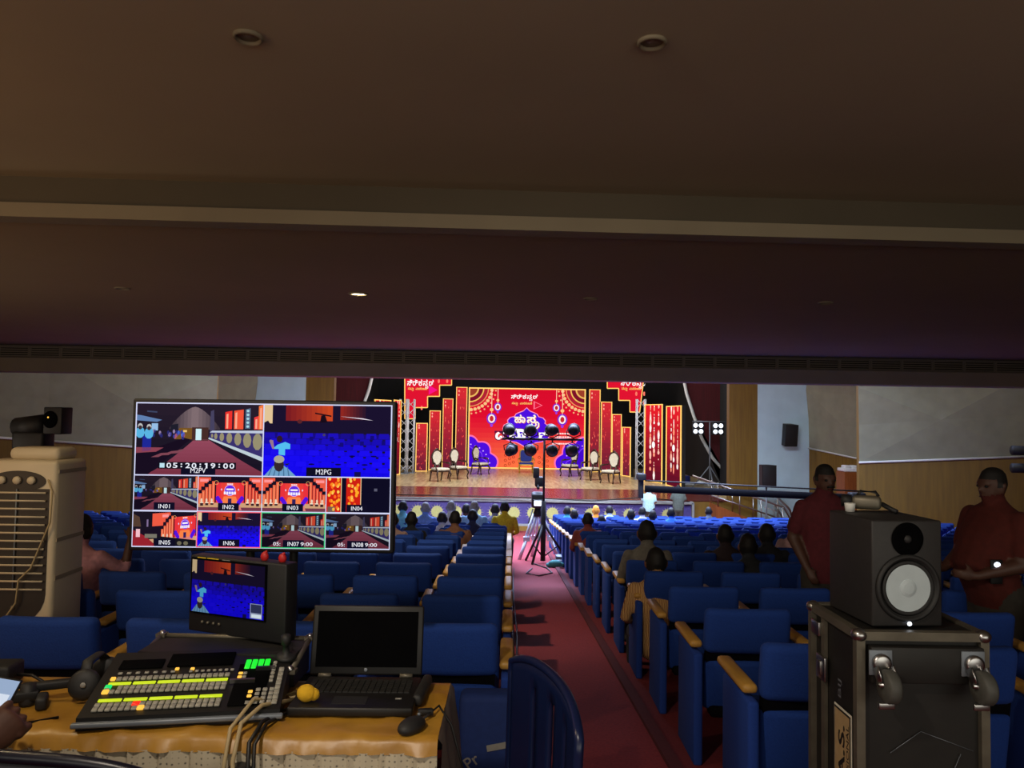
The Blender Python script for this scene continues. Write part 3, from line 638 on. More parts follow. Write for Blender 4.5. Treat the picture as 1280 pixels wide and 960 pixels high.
# jib arm
jb = thing('camera_jib', 'long black camera crane boom in front of the stage at right', 'camera crane', (7.4, 18.6, fz(18.6)))
A = P(806, 611, 19.0)-Vector(jb.location); B = P(1076, 622.5, 18.4)-Vector(jb.location)
MB().tube([A, B], .085, 8).build('boom', K['band'], jb); MB().tube([A+Vector((0, 0, .2)), B+Vector((0, 0, .16))], .02, 6).build('cable_stay', K['blackm'], jb)
mb = MB(); mb.box(A+Vector((-.1, 0, .02)), (.12, .14, .5), bev=.02); mb.box(A+Vector((-.1, -.05, .3)), (.2, .3, .16), bev=.02); mb.build('remote_head', K['black'], jb)
mz = A.z+(B.z-A.z)*(0-A.x)/(B.x-A.x)
MB().tube([(0, 0, .5), (0, 0, mz)], .07, 8).build('column', K['blackm'], jb)
for k in range(3): MB().tube([(0, 0, .8), (.7*math.cos(2.1*k+.4), .7*math.sin(2.1*k+.4), 0)], .035, 6).build('leg', K['blackm'], jb)
MB().box(B+Vector((-.1, 0, -.02)), (.35, .25, .3), bev=.03).build('counterweight', K['black'], jb)
mb = MB(); mb.tube([P(470, 618, 26.2), P(560, 619.5, 26.2), P(640, 621, 26.2), P(740, 626, 26.1), P(800, 622, 26.0), P(862, 627, 26.2)], .022, 6)
tag(mb.build('stage_cable', K['cable']), 'thin black cable strung along the stage front edge', 'cable')

# ------------------------------------------------------------------ aisle: camera tripod and lamp stand
D = 16.3; p = P(672, 640, D); g = fz(D)
ct = thing('camera_tripod', 'silver two-stage tripod in the aisle under a video camera', 'tripod', (p.x, D, g)); zt = P(672, 642, D).z-g
for k, (lx, ly) in enumerate(((P(649, 694, D-.2).x-p.x, -.25), (P(699, 690, D).x-p.x, .15), (P(666, 690, D).x-p.x, .55))):
    a = Vector((lx*.12, ly*.1, zt)); b = Vector((lx, ly, SL*ly)); n = Vector((.035, 0, 0)); mid = a.lerp(b, .55)
    mb = MB(); mb.tube([a+n, mid+n], .026, 6); mb.tube([a-n, mid-n], .026, 6); mb.tube([mid, b], .036, 6); mb.box(mid, (.14, .08, .09)); mb.build('leg', K['truss'], ct)
mb = MB(); mb.lathe([(.09, zt-.05), (.1, zt), (.07, zt+.06), (.06, zt+.14)], 14); mb.build('fluid_head', K['blackm'], ct)
mb = MB(); mb.tube([(.1, -.05, zt+.1), (.22, -.45, zt-.1)], .014, 6); mb.tube([(-.1, -.05, zt+.1), (-.2, -.4, zt-.15)], .014, 6); mb.build('pan_handle', K['blackm'], ct)
vc = thing('video_camera', 'black broadcast camera with a lit viewfinder on the aisle tripod', 'camera', (p.x, D, g+zt+.14))
MB().box((0, 0, .13), (.2, .42, .26), bev=.03).build('body', K['black'], vc)
MB().tube([(0, .2, .14), (0, .42, .14)], [.07, .085], 12).build('lens', K['blackm'], vc)
MB().box((0, .02, .36), (.05, .3, .05), bev=.02).build('carry_handle', K['black'], vc)
vf = MB().box((.0, -.24, .1), (.17, .04, .13), bev=.01).build('viewfinder', K['black'], vc); MB().box((0, -.264, .1), (.13, .01, .09)).build('viewfinder_screen', K['whitel'], vf)
mb = MB(); mb.box((.02, .05, .46), (.14, .16, .18), bev=.02); mb.tube([(.0, -.1, .34), (.0, .05, .45)], .02, 6); mb.box((-.03, .02, .62), (.1, .1, .2), bev=.02); mb.build('top_microphone', K['black'], vc)
vc.scale = (1.3, 1.3, 1.15)
D = 15.4; p = P(678.5, 700, D); g = fz(D)
ls = thing('par_light_stand', 'black T-bar lamp stand in the aisle before the camera tripod', 'light stand', (p.x, D, g)); zb = P(678, 549, D).z-g
MB().tube([(0, 0, .05), (0, 0, zb*.5)], .05, 8).build('pole', K['blackm'], ls); MB().tube([(0, 0, zb*.5), (0, 0, zb)], .022, 8).build('upper_pole', K['blackm'], ls)
x0 = P(628, 549, D).x-p.x; x1 = P(728, 549, D).x-p.x
MB().tube([(x0, 0, zb), (x1, 0, zb)], .022, 8).build('crossbar', K['blackm'], ls)
for a in (.4, 2.2, 4.3):
    MB().tube([(0, 0, .8), (.56*math.cos(a), .5*math.sin(a), SL*.5*math.sin(a)+.02)], .024, 6).build('leg', K['blackm'], ls)
    MB().tube([(0, 0, .12), (.33*math.cos(a), .3*math.sin(a), .33)], .014, 6).build('brace', K['blackm'], ls)
o4 = ('leftmost', 'second from left', 'third from left', 'rightmost')
for row, (yy, xs) in enumerate(((537.5, (637, 663.5, 690.5, 717)), (563, (638.5, 664, 690.5, 715.5)))):
    for i, x in enumerate(xs):
        q = P(x, yy, D); t = thing('par_can', f'black round stage lamp in the {"upper" if row == 0 else "lower"} row on the T-bar, {o4[i]}', 'stage lamp', (q.x, D, q.z), rot=(random.uniform(-.2, .2), 0, random.uniform(-.3, .3)), group='round lamps on the T-bar')
        mb = MB(); mb.lathe([(.04, -.2), (.085, -.17), (.105, -.04), (.11, .07), (.125, .08), (.125, .12), (.10, .12), (.09, .03)], 18, M=RX(-PI/2)); mb.build('housing', K['black'], t)
        mb = MB(); s = -1 if row == 0 else 1; mb.tube([(-.13, 0, 0), (-.14, 0, s*.1), (0, 0, s*.16), (.14, 0, s*.1), (.13, 0, 0)], .012, 6); mb.tube([(0, 0, s*.16), (0, 0, s*.2)], .015, 6); mb.build('yoke', K['blackm'], t)
p = P(704, 704, 14.9); mb = MB(); mb.box((0, 0, .06), (.42, .3, .1), bev=.015); mb.box((-.02, .05, .14), (.36, .26, .06), bev=.015)
tag(mb.build('flat_grey_case', K['grey'], None, (p.x+.06, 15.0, fz(15.0)+.02)), 'flat grey equipment case on the carpet beside the lamp stand', 'case')
p = P(694, 712, 14.4); mb = MB(); mb.ball((0, 0, .07), (.13, .09, .07)); mb.ball((.1, .03, .05), (.08, .07, .05)); mb.ball((-.1, 0, .045), (.07, .06, .045))
tag(mb.build('teal_bag', K['teal'], None, (p.x, 14.55, fz(14.55)+.008)), 'small teal bag on the carpet in front of the grey case', 'bag')
mb = MB(); mb.tube([(.42, 14.2, fz(14.2)+.02), (.3, 13.4, fz(13.4)+.02), (.5, 13.0, fz(13)+.02), (.75, 13.5, fz(13.5)+.02), (.7, 14.3, fz(14.3)+.02), (.45, 15.2, fz(15.2)+.02)], .012, 6)
tag(mb.build('floor_cable', K['cable']), 'black cable looped on the carpet at the foot of the lamp stand', 'cable')
mb = MB(); mb.tube([(.045, y, fz(y)+.02) if y > 3 else (.06, y, fz(y)+.02) for y in (2.6, 4, 5, 6, 8, 10, 12, 14.5)], .01, 6); mb.tube([(.075+.015*math.sin(y), y, fz(y)+.02) for y in (2.6, 4, 5, 6, 8, 10, 12, 14.2)], .008, 6)
tag(mb.build('aisle_cable', K['cable']), 'pair of thin cables run along the left edge of the aisle', 'cable')

# ------------------------------------------------------------------ auditorium seats
def back_bend(x, y, z):                    # lean and wrap of the backrest
    return (x, y-.16*(z-.55)+.35*x*x, z)
def seat_parts(s, lod):
    """s: side of the shared arm (-1 left, +1 right). returns list of (name, MB, materials)"""
    sg = 3 if lod == 0 else 1
    up = MB(); up.box((0, 0, .715), (.47, .085, .25), bev=.035, seg=sg)
    lo = MB(); lo.box((0, 0, .41), (.46, .075, .28), bev=.03, seg=sg)
    bd = MB(); bd.box((0, .004, .57), (.44, .055, .08))
    if lod == 0:
        for m in (up, lo):
            bm = bmesh.new(); vv = [bm.verts.new(v) for v in m.v]
            for f in m.f: bm.faces.new([vv[i] for i in f])
            es = [e for e in bm.edges if abs(e.verts[0].co.x-e.verts[1].co.x) > .3]
            bmesh.ops.subdivide_edges(bm, edges=es, cuts=6); bm.verts.index_update()
            m.v = [tuple(v.co) for v in bm.verts]; m.f = [tuple(v.index for v in f.verts) for f in bm.faces]; m.m = [0]*len(m.f); m.s = [True]*len(m.f); bm.free()
    up.bend(back_bend); lo.bend(back_bend); bd.bend(back_bend)
    se = MB(); se.box((0, .27, .40), (.47, .44, .10), bev=.04, seg=sg)
    pan = MB(); pan.box((0, .2, .33), (.42, .34, .05), bev=.02 if lod == 0 else 0, seg=2); pan.box((0, .03, .27), (.40, .10, .06), bev=.02 if lod == 0 else 0)
    def standard(x):
        st = MB(); st.box((x, .14, .30), (.05, .40, .60), bev=.015 if lod == 0 else 0)
        ar = MB(); ar.box((x, .20, .635), (.068, .42, .04), bev=.016 if lod == 0 else 0)
        return st, ar
    st, ar = standard(s*.275)
    return [('backrest', up, K['seat']), ('lower_back_panel', lo, K['seat']), ('back_band', bd, K['band']), ('seat', se, K['seat']), ('seat_pan', pan, K['band']), ('side_panel', st, K['seatd']), ('armrest', ar, K['arm'])]
ORD = ['first', 'second', 'third', 'fourth', 'fifth', 'sixth', 'seventh', 'eighth', 'ninth', 'tenth', 'eleventh', 'twelfth', 'thirteenth', 'fourteenth', 'fifteenth', 'sixteenth', 'seventeenth', 'eighteenth', 'nineteenth', 'twentieth', 'twenty-first', 'twenty-second', 'twenty-third']
near = {}; far = {}
for s in (-1, 1):
    near[s] = [(n, mb.mesh('auditorium_seat_'+n, m), m) for n, mb, m in seat_parts(s, 0)]
    J = MB(); mats = []
    for n, mb, m in seat_parts(s, 1):
        if m not in mats: mats.append(m)
        J.add(mb.v, mb.f, mats.index(m))
    far[s] = (J, J.mesh('auditorium_seat', mats), mats)
cells = []
for k in range(22):
    for s in (1, -1):                      # +1: right block (arm on its left), -1: left block
        y = (3.33 if s > 0 else 3.69)+.95*k
        for j in range(24):
            x = (1.31+.61*j) if s > 0 else (-.28-.605*j)
            if k == 0 and s < 0 and j > 0: x -= .07
            lim = min(.69*y+.25, 11.2) if s > 0 else min(.69*y+.25, 10.6)
            if abs(x) > lim: continue
            if s < 0 and k > 12 and x > -6: continue
            if s > 0 and k > 17: continue
            if y > 14.5 and abs(x-XC) > (8.55 if y > 17.6 else 11.6-(y-14.5)*.1): continue
            if math.hypot(x-7.4, y-18.6) < .9: continue
            if s < 0 and k == 0 and j >= 4: continue
            if s > 0 and k == 0 and j > 2: continue
            cells.append((y, s, k, j, x))
cells.sort(key=lambda c: c[0]+.02*c[3])
SEATGRP = 'blue auditorium seats in rows'
rest = MB(); n_ind = 0; seatpos = {}
for (y, s, k, j, x) in cells:
    seatpos[(s, k, j)] = (x, y)
    lab = f'blue seat {"right" if s > 0 else "left"} of the red aisle, {ORD[k]} row from the camera, {ORD[j]} from the aisle'
    if n_ind < 300:
        n_ind += 1
        if y < 9.2:
            t = thing('auditorium_seat', lab, 'seat', (x, y, fz(y)), 0, SEATGRP)
            for n, me, m in near[-s]:
                o = bpy.data.objects.new(n, me); C.objects.link(o); o.parent = t
        else:
            o = bpy.data.objects.new('auditorium_seat', far[-s][1]); C.objects.link(o); o.location = (x, y, fz(y)); tag(o, lab, 'seat', SEATGRP)
    else:
        J = far[-s][0]; rest.add(J.v, J.f, M=TR(x, y, fz(y)))
        rest.m[-len(J.m):] = J.m
o = rest.build('far_seat_rows', far[1][2]); tag(o, 'bright blue seat rows nearest the stage', 'seats'); o['kind'] = 'stuff'

# ------------------------------------------------------------------ people
SK = {'brown': mat('skin_brown', (122, 80, 58), .55, col2=(112, 72, 52), scale=20), 'dark': mat('skin_dark', (84, 54, 42), .55, col2=(76, 48, 38), scale=20)}
HR = {'black': mat('hair_black', (14, 12, 12), .7, col2=(20, 17, 16), scale=60), 'grey': mat('hair_grey', (150, 150, 150), .8, col2=(120, 120, 122), scale=60)}
CL = {}
def cloth(c, c2=None, **k):
    key = (c, c2)
    if key not in CL: CL[key] = mat('cloth_%d_%d_%d' % c, c, .9, col2=c2 or tuple(int(v*.86) for v in c), scale=k.get('scale', 30), **{a: b for a, b in k.items() if a != 'scale'})
    return CL[key]
def hand_prims(w, d, side, up=Vector((0, 0, 1)), curl=.5, tagn='skin', sc=1.0, spread=Vector((1, 0, 0)), fan=1.0):
    """palm and five fingers at wrist w pointing along d; spread is the across-palm axis towards the thumb"""
    w = Vector(w); d = Vector(d).normalized(); sp = Vector(spread); sp = (sp-d*sp.dot(d)).normalized(); nn = sp.cross(d).normalized()
    if nn.dot(up) < 0: nn = -nn
    pr = [(tagn, [w, w+d*.045*sc, w+d*.085*sc], [(.026*sc, .02*sc), (.038*sc, .017*sc), (.036*sc, .014*sc)], tuple(sp))]
    for i, (o, l) in enumerate(((.027, .066), (.009, .075), (-.009, .07), (-.026, .055))):
        b = w+d*.082*sc+sp*o*sc*fan; k = curl+(.0 if fan == 1 else (i-1.5)*.07); p1 = b+(d*math.cos(k*.7)-nn*math.sin(k*.7))*l*.45*sc; p2 = p1+(d*math.cos(k*1.6)-nn*math.sin(k*1.6))*l*.32*sc; p3 = p2+(d*math.cos(k*2.4)-nn*math.sin(k*2.4))*l*.25*sc
        pr.append((tagn, [b-d*.012*sc, p1, p2, p3], [.0095*sc, .009*sc, .008*sc, .0065*sc], (1, 0, 0)))
    b = w+d*.03*sc+sp*.03*sc; t1 = b+(d*.5+sp*.7-nn*.2).normalized()*.035*sc; t2 = t1+(d*.85+sp*.25-nn*.35).normalized()*.03*sc
    pr.append((tagn, [b-sp*.012*sc, t1, t2], [.013*sc, .011*sc, .008*sc], (1, 0, 0)))
    return pr
def head_prims(c, f, big=1.0, hairtag='head'):
    """c head centre, f facing (unit, level)"""
    c = Vector(c); f = Vector(f); z = Vector((0, 0, 1)); r = f.cross(z); b = big; rf = tuple(r)
    pr = [('head', [c-z*.088*b+f*.035*b, c-z*.06*b+f*.028*b, c-z*.015*b+f*.01*b, c+z*.03*b, c+z*.062*b-f*.004*b], [(.038*b, .045*b), (.056*b, .066*b), (.071*b, .086*b), (.076*b, .096*b), (.068*b, .086*b)], rf),
          ('face', [c+z*.012*b+f*.085*b, c-z*.022*b+f*.108*b, c-z*.03*b+f*.09*b], [.010*b, .013*b, .010*b], rf),
          ('face', [c-z*.058*b+f*.075*b-r*.018*b, c-z*.058*b+f*.086*b, c-z*.058*b+f*.075*b+r*.018*b], [.008*b, .011*b, .008*b], (0, 0, 1))]
    for s in (-1, 1):
        pr.append(('face', [c+r*s*.076*b-z*.03*b, c+r*s*.086*b-f*.008*b+z*.02*b], [(.010*b, .014*b), (.011*b, .016*b)], rf))
        pr.append(('face', [c+r*s*.05*b+f*.08*b+z*.022*b, c+r*s*.018*b+f*.092*b+z*.024*b], [.008*b, .008*b], (0, 0, 1)))
    return pr, c, f
def body_mesh(name, prims, mats, head, voxel, bald=0, smooth=4):
    """fuse tapered limbs into one continuous surface; mats = dict tag->material"""
    mb = MB()
    for tg_, pts, rs, ref in prims: mb.tube(pts, list(rs), 14, rnd=True, ref=ref)
    me = mb.mesh(name+'_raw', []); o = bpy.data.objects.new('tmp', me); C.objects.link(o)
    m = o.modifiers.new('r', 'REMESH'); m.mode = 'VOXEL'; m.voxel_size = voxel; m.use_smooth_shade = True
    m = o.modifiers.new('s', 'SMOOTH'); m.iterations = smooth; m.factor = .5
    dg = bpy.context.evaluated_depsgraph_get(); dg.update(); out = bpy.data.meshes.new_from_object(o.evaluated_get(dg)); out.name = name
    bpy.data.objects.remove(o)
    ks = []
    for v in mats.values():
        if v not in ks: ks.append(v)
    out.materials.clear()
    for v in ks: out.materials.append(v)
    segs = []
    for tg_, pts, rs, ref in prims:
        for i in range(len(pts)-1):
            q = rs[i]; q2 = rs[i+1]; ra = sum(q)/2 if isinstance(q, tuple) else q; rb = sum(q2)/2 if isinstance(q2, tuple) else q2
            segs.append((tg_, Vector(pts[i]), Vector(pts[i+1]), ra, rb))
    hc, hf = head if head else (None, None); idx = []
    for pl in out.polygons:
        c = pl.center; best = 1e9; bt = None
        for tg_, a, b, ra, rb in segs:
            ab = b-a; t = max(0, min(1, (c-a).dot(ab)/max(ab.length_squared, 1e-9))); d = (c-(a+ab*t)).length-(ra+(rb-ra)*t)
            if d < best: best = d; bt = tg_
        if bt == 'head':
            rel = c-hc; u = rel.dot(hf); hairy = (rel.z > .052-bald*.2 and u < .10) or (u < -.01-bald*.5 and rel.z > -.07) or (rel.z > .0 and u < .035 - bald)
            if bald >= .05: hairy = u < -.03 and rel.z > -.07 and rel.z < .06
            bt = 'hair' if hairy else 'skin'
        elif bt == 'face': bt = 'skin'
        idx.append(ks.index(mats.get(bt, mats['skin'])))
    out.polygons.foreach_set('material_index', idx); out.polygons.foreach_set('use_smooth', [True]*len(idx)); out.update(); return out
def seated_prims(lean=0, arm='lap', wide=1.0, turn=0, sleeve='shirt'):
    Z = Vector
    pr = [('shirt', [Z((0, .02, .50)), Z((0, 0, .64)), Z((0, -.03, .82)), Z((0, -.035+lean*.5, .95)), Z((0, -.02+lean, 1.02)), Z((0, -.01+lean, 1.055))], [(.165*wide, .13*wide), (.16*wide, .12*wide), (.18*wide, .12*wide), (.19*wide, .10), (.13, .075), (.065, .06)], (1, 0, 0)),
          ('skin', [Z((0, -.01+lean, 1.03)), Z((0, .005+lean, 1.13))], [.057, .053], (1, 0, 0))]
    f = Vector((math.sin(turn), math.cos(turn), 0)); hp, hc, hf = head_prims((0, .01+lean*1.15, 1.155), f, 1.1); pr += hp
    for s in (-1, 1):
        sh = Z((s*.18*wide, -.03+lean*.6, .965))
        if arm == 'up' and s == 1: el = Z((.30, .12, .82)); wr = Z((.32, .16, 1.08)); dr = Z((.02, .03, 1))
        else: el = Z((s*.25*wide, .02, .72)); wr = Z((s*.13, .27, .62)); dr = Z((-s*.2, 1, -.25))
        pr += [('shirt', [sh, sh.lerp(el, .62)], [.056, .052], (1, 0, 0)), (sleeve, [sh.lerp(el, .6), el, el.lerp(wr, .25)], [.05, .045, .043], (1, 0, 0)), ('skin', [el.lerp(wr, .2), wr], [.042, .028], (1, 0, 0))]
        pr += hand_prims(wr, dr, s, curl=.35, spread=Vector((-s, 0, .1)))
        pr += [('trouser', [Z((s*.085, .04, .51)), Z((s*.11, .25, .51)), Z((s*.12, .46, .50))], [.095, .085, .068], (1, 0, 0)), ('trouser', [Z((s*.12, .47, .49)), Z((s*.12, .46, .28)), Z((s*.12, .46, .09))], [.066, .062, .045], (1, 0, 0)), ('shoe', [Z((s*.12, .43, .045)), Z((s*.125, .53, .045)), Z((s*.13, .64, .035))], [.042, .042, .032], (1, 0, 0))]
    return pr, (hc, hf)
_cache = {}
def seated(x, y, top, label, shirt, hair='black', skin='brown', trous=(40, 40, 48), shirt2=None, lean=0, arm='lap', wide=1.0, turn=0, rz=0, voxel=.016, cover=None, pos_z=None, shirt_mat=None):
    """seated figure whose crown stands 'top' metres above the sloping floor; sits on the cushion of the seat at (x, y)"""
    pr, hd = seated_prims(lean, arm, wide, turn)
    mats = {'skin': SK[skin], 'hair': HR[hair] if isinstance(hair, str) else hair, 'shirt': shirt_mat or cloth(shirt, shirt2), 'trouser': cloth(trous), 'shoe': K['rubber']}
    key = (lean, arm, wide, turn, voxel)
    if key in _cache:
        me = _cache[key].copy(); src = list(_cache[key].materials)
        tags = ['skin', 'hair', 'shirt', 'trouser', 'shoe']
        for i, tg_ in enumerate(tags): me.materials[i] = mats[tg_]
    else:
        me = body_mesh('person', pr, mats, hd, voxel); _cache[key] = me
    sc = max((top-.06)/1.305, .97); drop = top-1.305*sc
    o = bpy.data.objects.new('person', me); C.objects.link(o); o.location = (x, y+.19, fz(y)+drop); o.scale = (sc, sc, sc); o.rotation_euler = (0, 0, rz)
    return tag(o, label, 'person')
def crown(px, py, y): return P(px, py, y).z-fz(y)
def sit(px, py, y, label, shirt, **k):       # crown at photo position, row at depth y
    q = P(px, py, y); return seated(q.x, y-.19, q.z-fz(y), label, shirt, **k)
plaid = mat('plaid_cloth', (214, 178, 120), .9, col2=(150, 96, 52), scale=26, tex='wave')
# right block
sit(809, 651, 7.2, 'person in a grey shirt seated right of aisle, seen from behind', (112, 108, 100))
p_ = sit(822, 687, 6.25, 'person in a plaid shirt slumped in the seat nearest the camera', (200, 168, 120), lean=.05, shirt_mat=plaid, wide=1.05)
sit(735, 641, 11.95, 'person in a dull red shirt in the right aisle seat, seen from behind', (140, 66, 62))
sit(907, 656, 8.15, 'person in a dark shirt seated left of the black top at right', (48, 34, 40), wide=1.08)
sit(959, 655, 8.15, 'person in a black top seated just left of the standing person in red', (30, 32, 40))
sit(938, 669, 7.2, 'small dark-haired person leaning between two seated people at right', (40, 44, 50), lean=.06)
sit(994, 645, 9.1, 'person in a pale pink shirt seated half hidden by the standing person in red', (200, 160, 160))
sit(709, 633, 17.65, 'person in a turquoise shirt in the front row right of the aisle', (60, 150, 160))
sit(718, 637, 16.7, 'dark-haired person in the second front row right of the aisle', (50, 50, 70))
org = cloth((226, 140, 40), (236, 170, 70))
sit(745, 632, 17.65, 'person with an orange head scarf in the front rows at right', (226, 140, 40), hair=org)
sit(762, 632.5, 18.6, 'person in a white striped shirt in the front row beside the orange scarf', (180, 196, 220))
sit(752, 644, 15.75, 'dark-haired person just below the orange scarf', (150, 160, 180))
sit(789, 637, 16.7, 'dark-haired person seated left of the white-shirted front row guest', (44, 44, 60))
sit(803, 634, 17.65, 'person in a pale shirt in the front row below the crane head', (190, 190, 200))
sit(816, 638, 16.7, 'person with short hair seated below the white-shirted camera operator', (60, 56, 70))
sit(839, 635, 16.7, 'person in a bright blue shirt in front rows at right', (40, 110, 220))
sit(886, 634, 19.5, 'lone grey figure in the front row near the stage ramp', (110, 120, 140))
# left block
sit(514.5, 640, 11.35, 'person in a black top seated left of the aisle, nearest the large monitor', (26, 28, 36))
sit(569, 639, 11.35, 'person in a brown tan shirt with broad back seated left of the aisle', (140, 96, 74), wide=1.1)
sit(490, 639, 10.4, 'person in a dull pink shirt half hidden by the edge of the large monitor', (150, 120, 112))
sit(553, 640, 13.25, 'person in a white shirt, small dark head left of the tan shirt', (190, 198, 214))
sit(591, 637, 13.25, 'dark-haired person in a navy top right of the tan shirt', (30, 36, 70))
sit(503, 627, 14.2, 'person in a light blue shirt in front row beside the monitor edge', (110, 196, 226), lean=.08, wide=1.15)
sit(532, 628, 14.2, 'grey-haired person in a blue shirt in the front row at left', (110, 150, 226), hair='grey')
sit(564, 626.5, 14.2, 'grey-haired person in a white shirt in the front row at left', (214, 220, 226), hair='grey')
sit(583, 630, 15.15, 'dark-haired front row person half behind the one in pale blue', (90, 60, 60))
sit(593, 626.5, 14.2, 'white-haired person in a pale blue shirt in the front row at left', (150, 200, 240), hair='grey', wide=1.1)
sit(619, 630, 15.15, 'dark-haired person left of the yellow shirt in the front row', (120, 120, 150))
sit(631, 627, 14.2, 'person in a bright yellow shirt in the left front aisle seat', (214, 190, 40))
sit(101, 643, 5.9, 'person in a pink shirt with a raised hand behind the air cooler', (214, 160, 176), arm='up', skin='dark')
# camera people in front of the stage
def standing_prims(facing, h=1.7, wide=1.0, belly=0, arms=None):
    k = h/1.7; Z = lambda x, y, z: Vector((x*k, y*k, z*k)); f = facing
    pr = [('shirt', [Z(0, 0, .84), Z(0, -belly*.5, .95), Z(0, -belly, 1.08), Z(0, -belly*.5, 1.25), Z(0, .0, 1.36), Z(0, .003, 1.415), Z(0, .005, 1.455), Z(0, .005, 1.49)], [(.165*wide, .12*wide), (.17*wide, .125*wide), (.165*wide, .125*wide+belly*.5), (.18*wide, .125*wide), (.19*wide, .105), (.17*wide, .09), (.11, .072), (.064, .058)], (1, 0, 0)),
          ('trouser', [Z(0, 0, .80), Z(0, 0, .92)], [(.16*wide, .115*wide), (.162*wide, .115*wide)], (1, 0, 0)),
          ('skin', [Z(0, .005, 1.45), Z(0, -.01, 1.56)], [.058, .055], (1, 0, 0))]
    hp, hc, hf = head_prims(Z(0, -.012, 1.575), f); pr += hp
    for s in (-1, 1):
        sh = Z(s*.172*wide, 0, 1.37); el, wr, dr, sp = arms[s]; el = Z(*el); wr = Z(*wr)
        pr += [('shirt', [sh, sh.lerp(el, .7)], [.057*wide, .057*wide], (1, 0, 0)), ('skin', [sh.lerp(el, .6), el, wr], [.05*wide, .045*wide, .029], (1, 0, 0))]
        pr += hand_prims(wr, dr, s, curl=.6, spread=Vector(sp))
        pr += [('trouser', [Z(s*.085, 0, .86), Z(s*.095, -.01, .5), Z(s*.1, .02, .1)], [.098*wide, .07*wide, .05], (1, 0, 0)), ('shoe', [Z(s*.1, .03, .045), Z(s*.11, -.08, .045), Z(s*.115, -.18, .035)], [.045, .045, .034], (1, 0, 0))]
    return pr, (hc, hf)
def standing(x, y, label, shirt, rz, h, facing=Vector((0, -1, 0)), wide=1.0, belly=0, arms=None, skin='dark', trous=(60, 56, 50), hair='black', voxel=.013, face=True, bald=0, z=None):
    pr, hd = standing_prims(facing, h, wide, belly, arms)
    mats = {'skin': SK[skin], 'hair': HR[hair], 'shirt': cloth(shirt), 'trouser': cloth(trous), 'shoe': K['rubber']}
    me = body_mesh('person', pr, mats, hd, voxel, bald=bald)
    o = bpy.data.objects.new('person', me); C.objects.link(o); o.location = (x, y, fz(y) if z is None else z); o.rotation_euler = (0, 0, rz); tag(o, label, 'person')
    if face:
        hc, hf = hd; r = hf.cross(Vector((0, 0, 1)))
        for s in (-1, 1):
            MB().ball(tuple(hc+hf*.082+r*s*.033+Vector((0, 0, .006))), (.012, .012, .009)).build('eye', K['black'], o)
        MB().tube([hc+hf*.083-r*.02-Vector((0, 0, .062)), hc+hf*.096-Vector((0, 0, .058)), hc+hf*.083+r*.02-Vector((0, 0, .062))], .005, 6).build('mouth', K['maroon'], o)
    return o, hd
A_SIDE = {-1: ((-.25, .02, 1.12), (-.24, -.06, .88), (0, -.15, -1), (0, -1, 0)), 1: ((.25, .02, 1.12), (.24, -.06, .88), (0, -.15, -1), (0, -1, 0))}
A_BACK = {-1: ((-.26, -.02, 1.14), (-.2, -.22, 1.30), (.1, -.3, 1), (1, 0, 0)), 1: ((.26, -.02, 1.14), (.2, -.22, 1.30), (-.1, -.3, 1), (-1, 0, 0))}
A_MAN1 = {-1: ((-.235, .04, 1.13), (-.19, -.10, .92), (.3, -.5, -.8), (.6, -.4, 0)), 1: ((.25, .04, 1.13), (.23, -.08, .90), (-.2, -.3, -1), (-.4, -1, 0))}
A_MAN2 = {-1: ((-.25, -.04, 1.10), (-.14, -.28, 1.02), (.3, -1, .1), (0, 0, 1)), 1: ((.25, -.04, 1.10), (.14, -.28, 1.02), (-.3, -1, .1), (0, 0, 1))}
q = P(1030, 600, 5.97)
man1, hd1 = standing(q.x, 5.97, 'standing person in a dark red shirt facing the camera, hands low', (92, 26, 36), .1, crown(1027, 580, 5.97), arms=A_MAN1, wide=1.03)
MB().tube([hd1[0]+hd1[1]*.09+Vector((-.03, 0, -.045)), hd1[0]+hd1[1]*.105+Vector((0, 0, -.04)), hd1[0]+hd1[1]*.09+Vector((.03, 0, -.045))], [.007, .009, .007], 8).build('moustache', HR['black'], man1)
q = P(1243, 600, 5.0)
man2, hd2 = standing(q.x, 5.0, 'stout standing person in a dark red shirt, in profile at the right edge', (84, 24, 16), -1.35, crown(1236, 585, 5.0), arms=A_MAN2, wide=1.14, belly=.09)
q = P(1243, 714, 4.80)
ph = thing('torch_phone', 'small phone with a bright white light held by the stout person at right', 'phone', (q.x, q.y-.02, q.z))
MB().box((0, 0, 0), (.075, .012, .15), bev=.006).build('body', K['black'], ph); MB().ball((0.0, -.009, .045), (.02, .005, .016)).build('light', K['whitel'], ph)
q = P(811, 627, 23.6); standing(q.x, 23.6, 'camera operator in a pale turquoise shirt bending in front of stage', (170, 214, 220), 2.6, 1.35, arms=A_BACK, wide=1.15, voxel=.02, face=False, skin='brown', z=P(811, 608, 23.6).z-1.38)
q = P(848, 625, 23.8); standing(q.x, 23.8, 'camera operator in a patterned grey shirt beside the stage cloth edge', (84, 96, 90), 2.9, 1.42, arms=A_BACK, wide=1.05, voxel=.02, face=False, skin='dark', z=P(848, 606, 23.8).z-1.44)

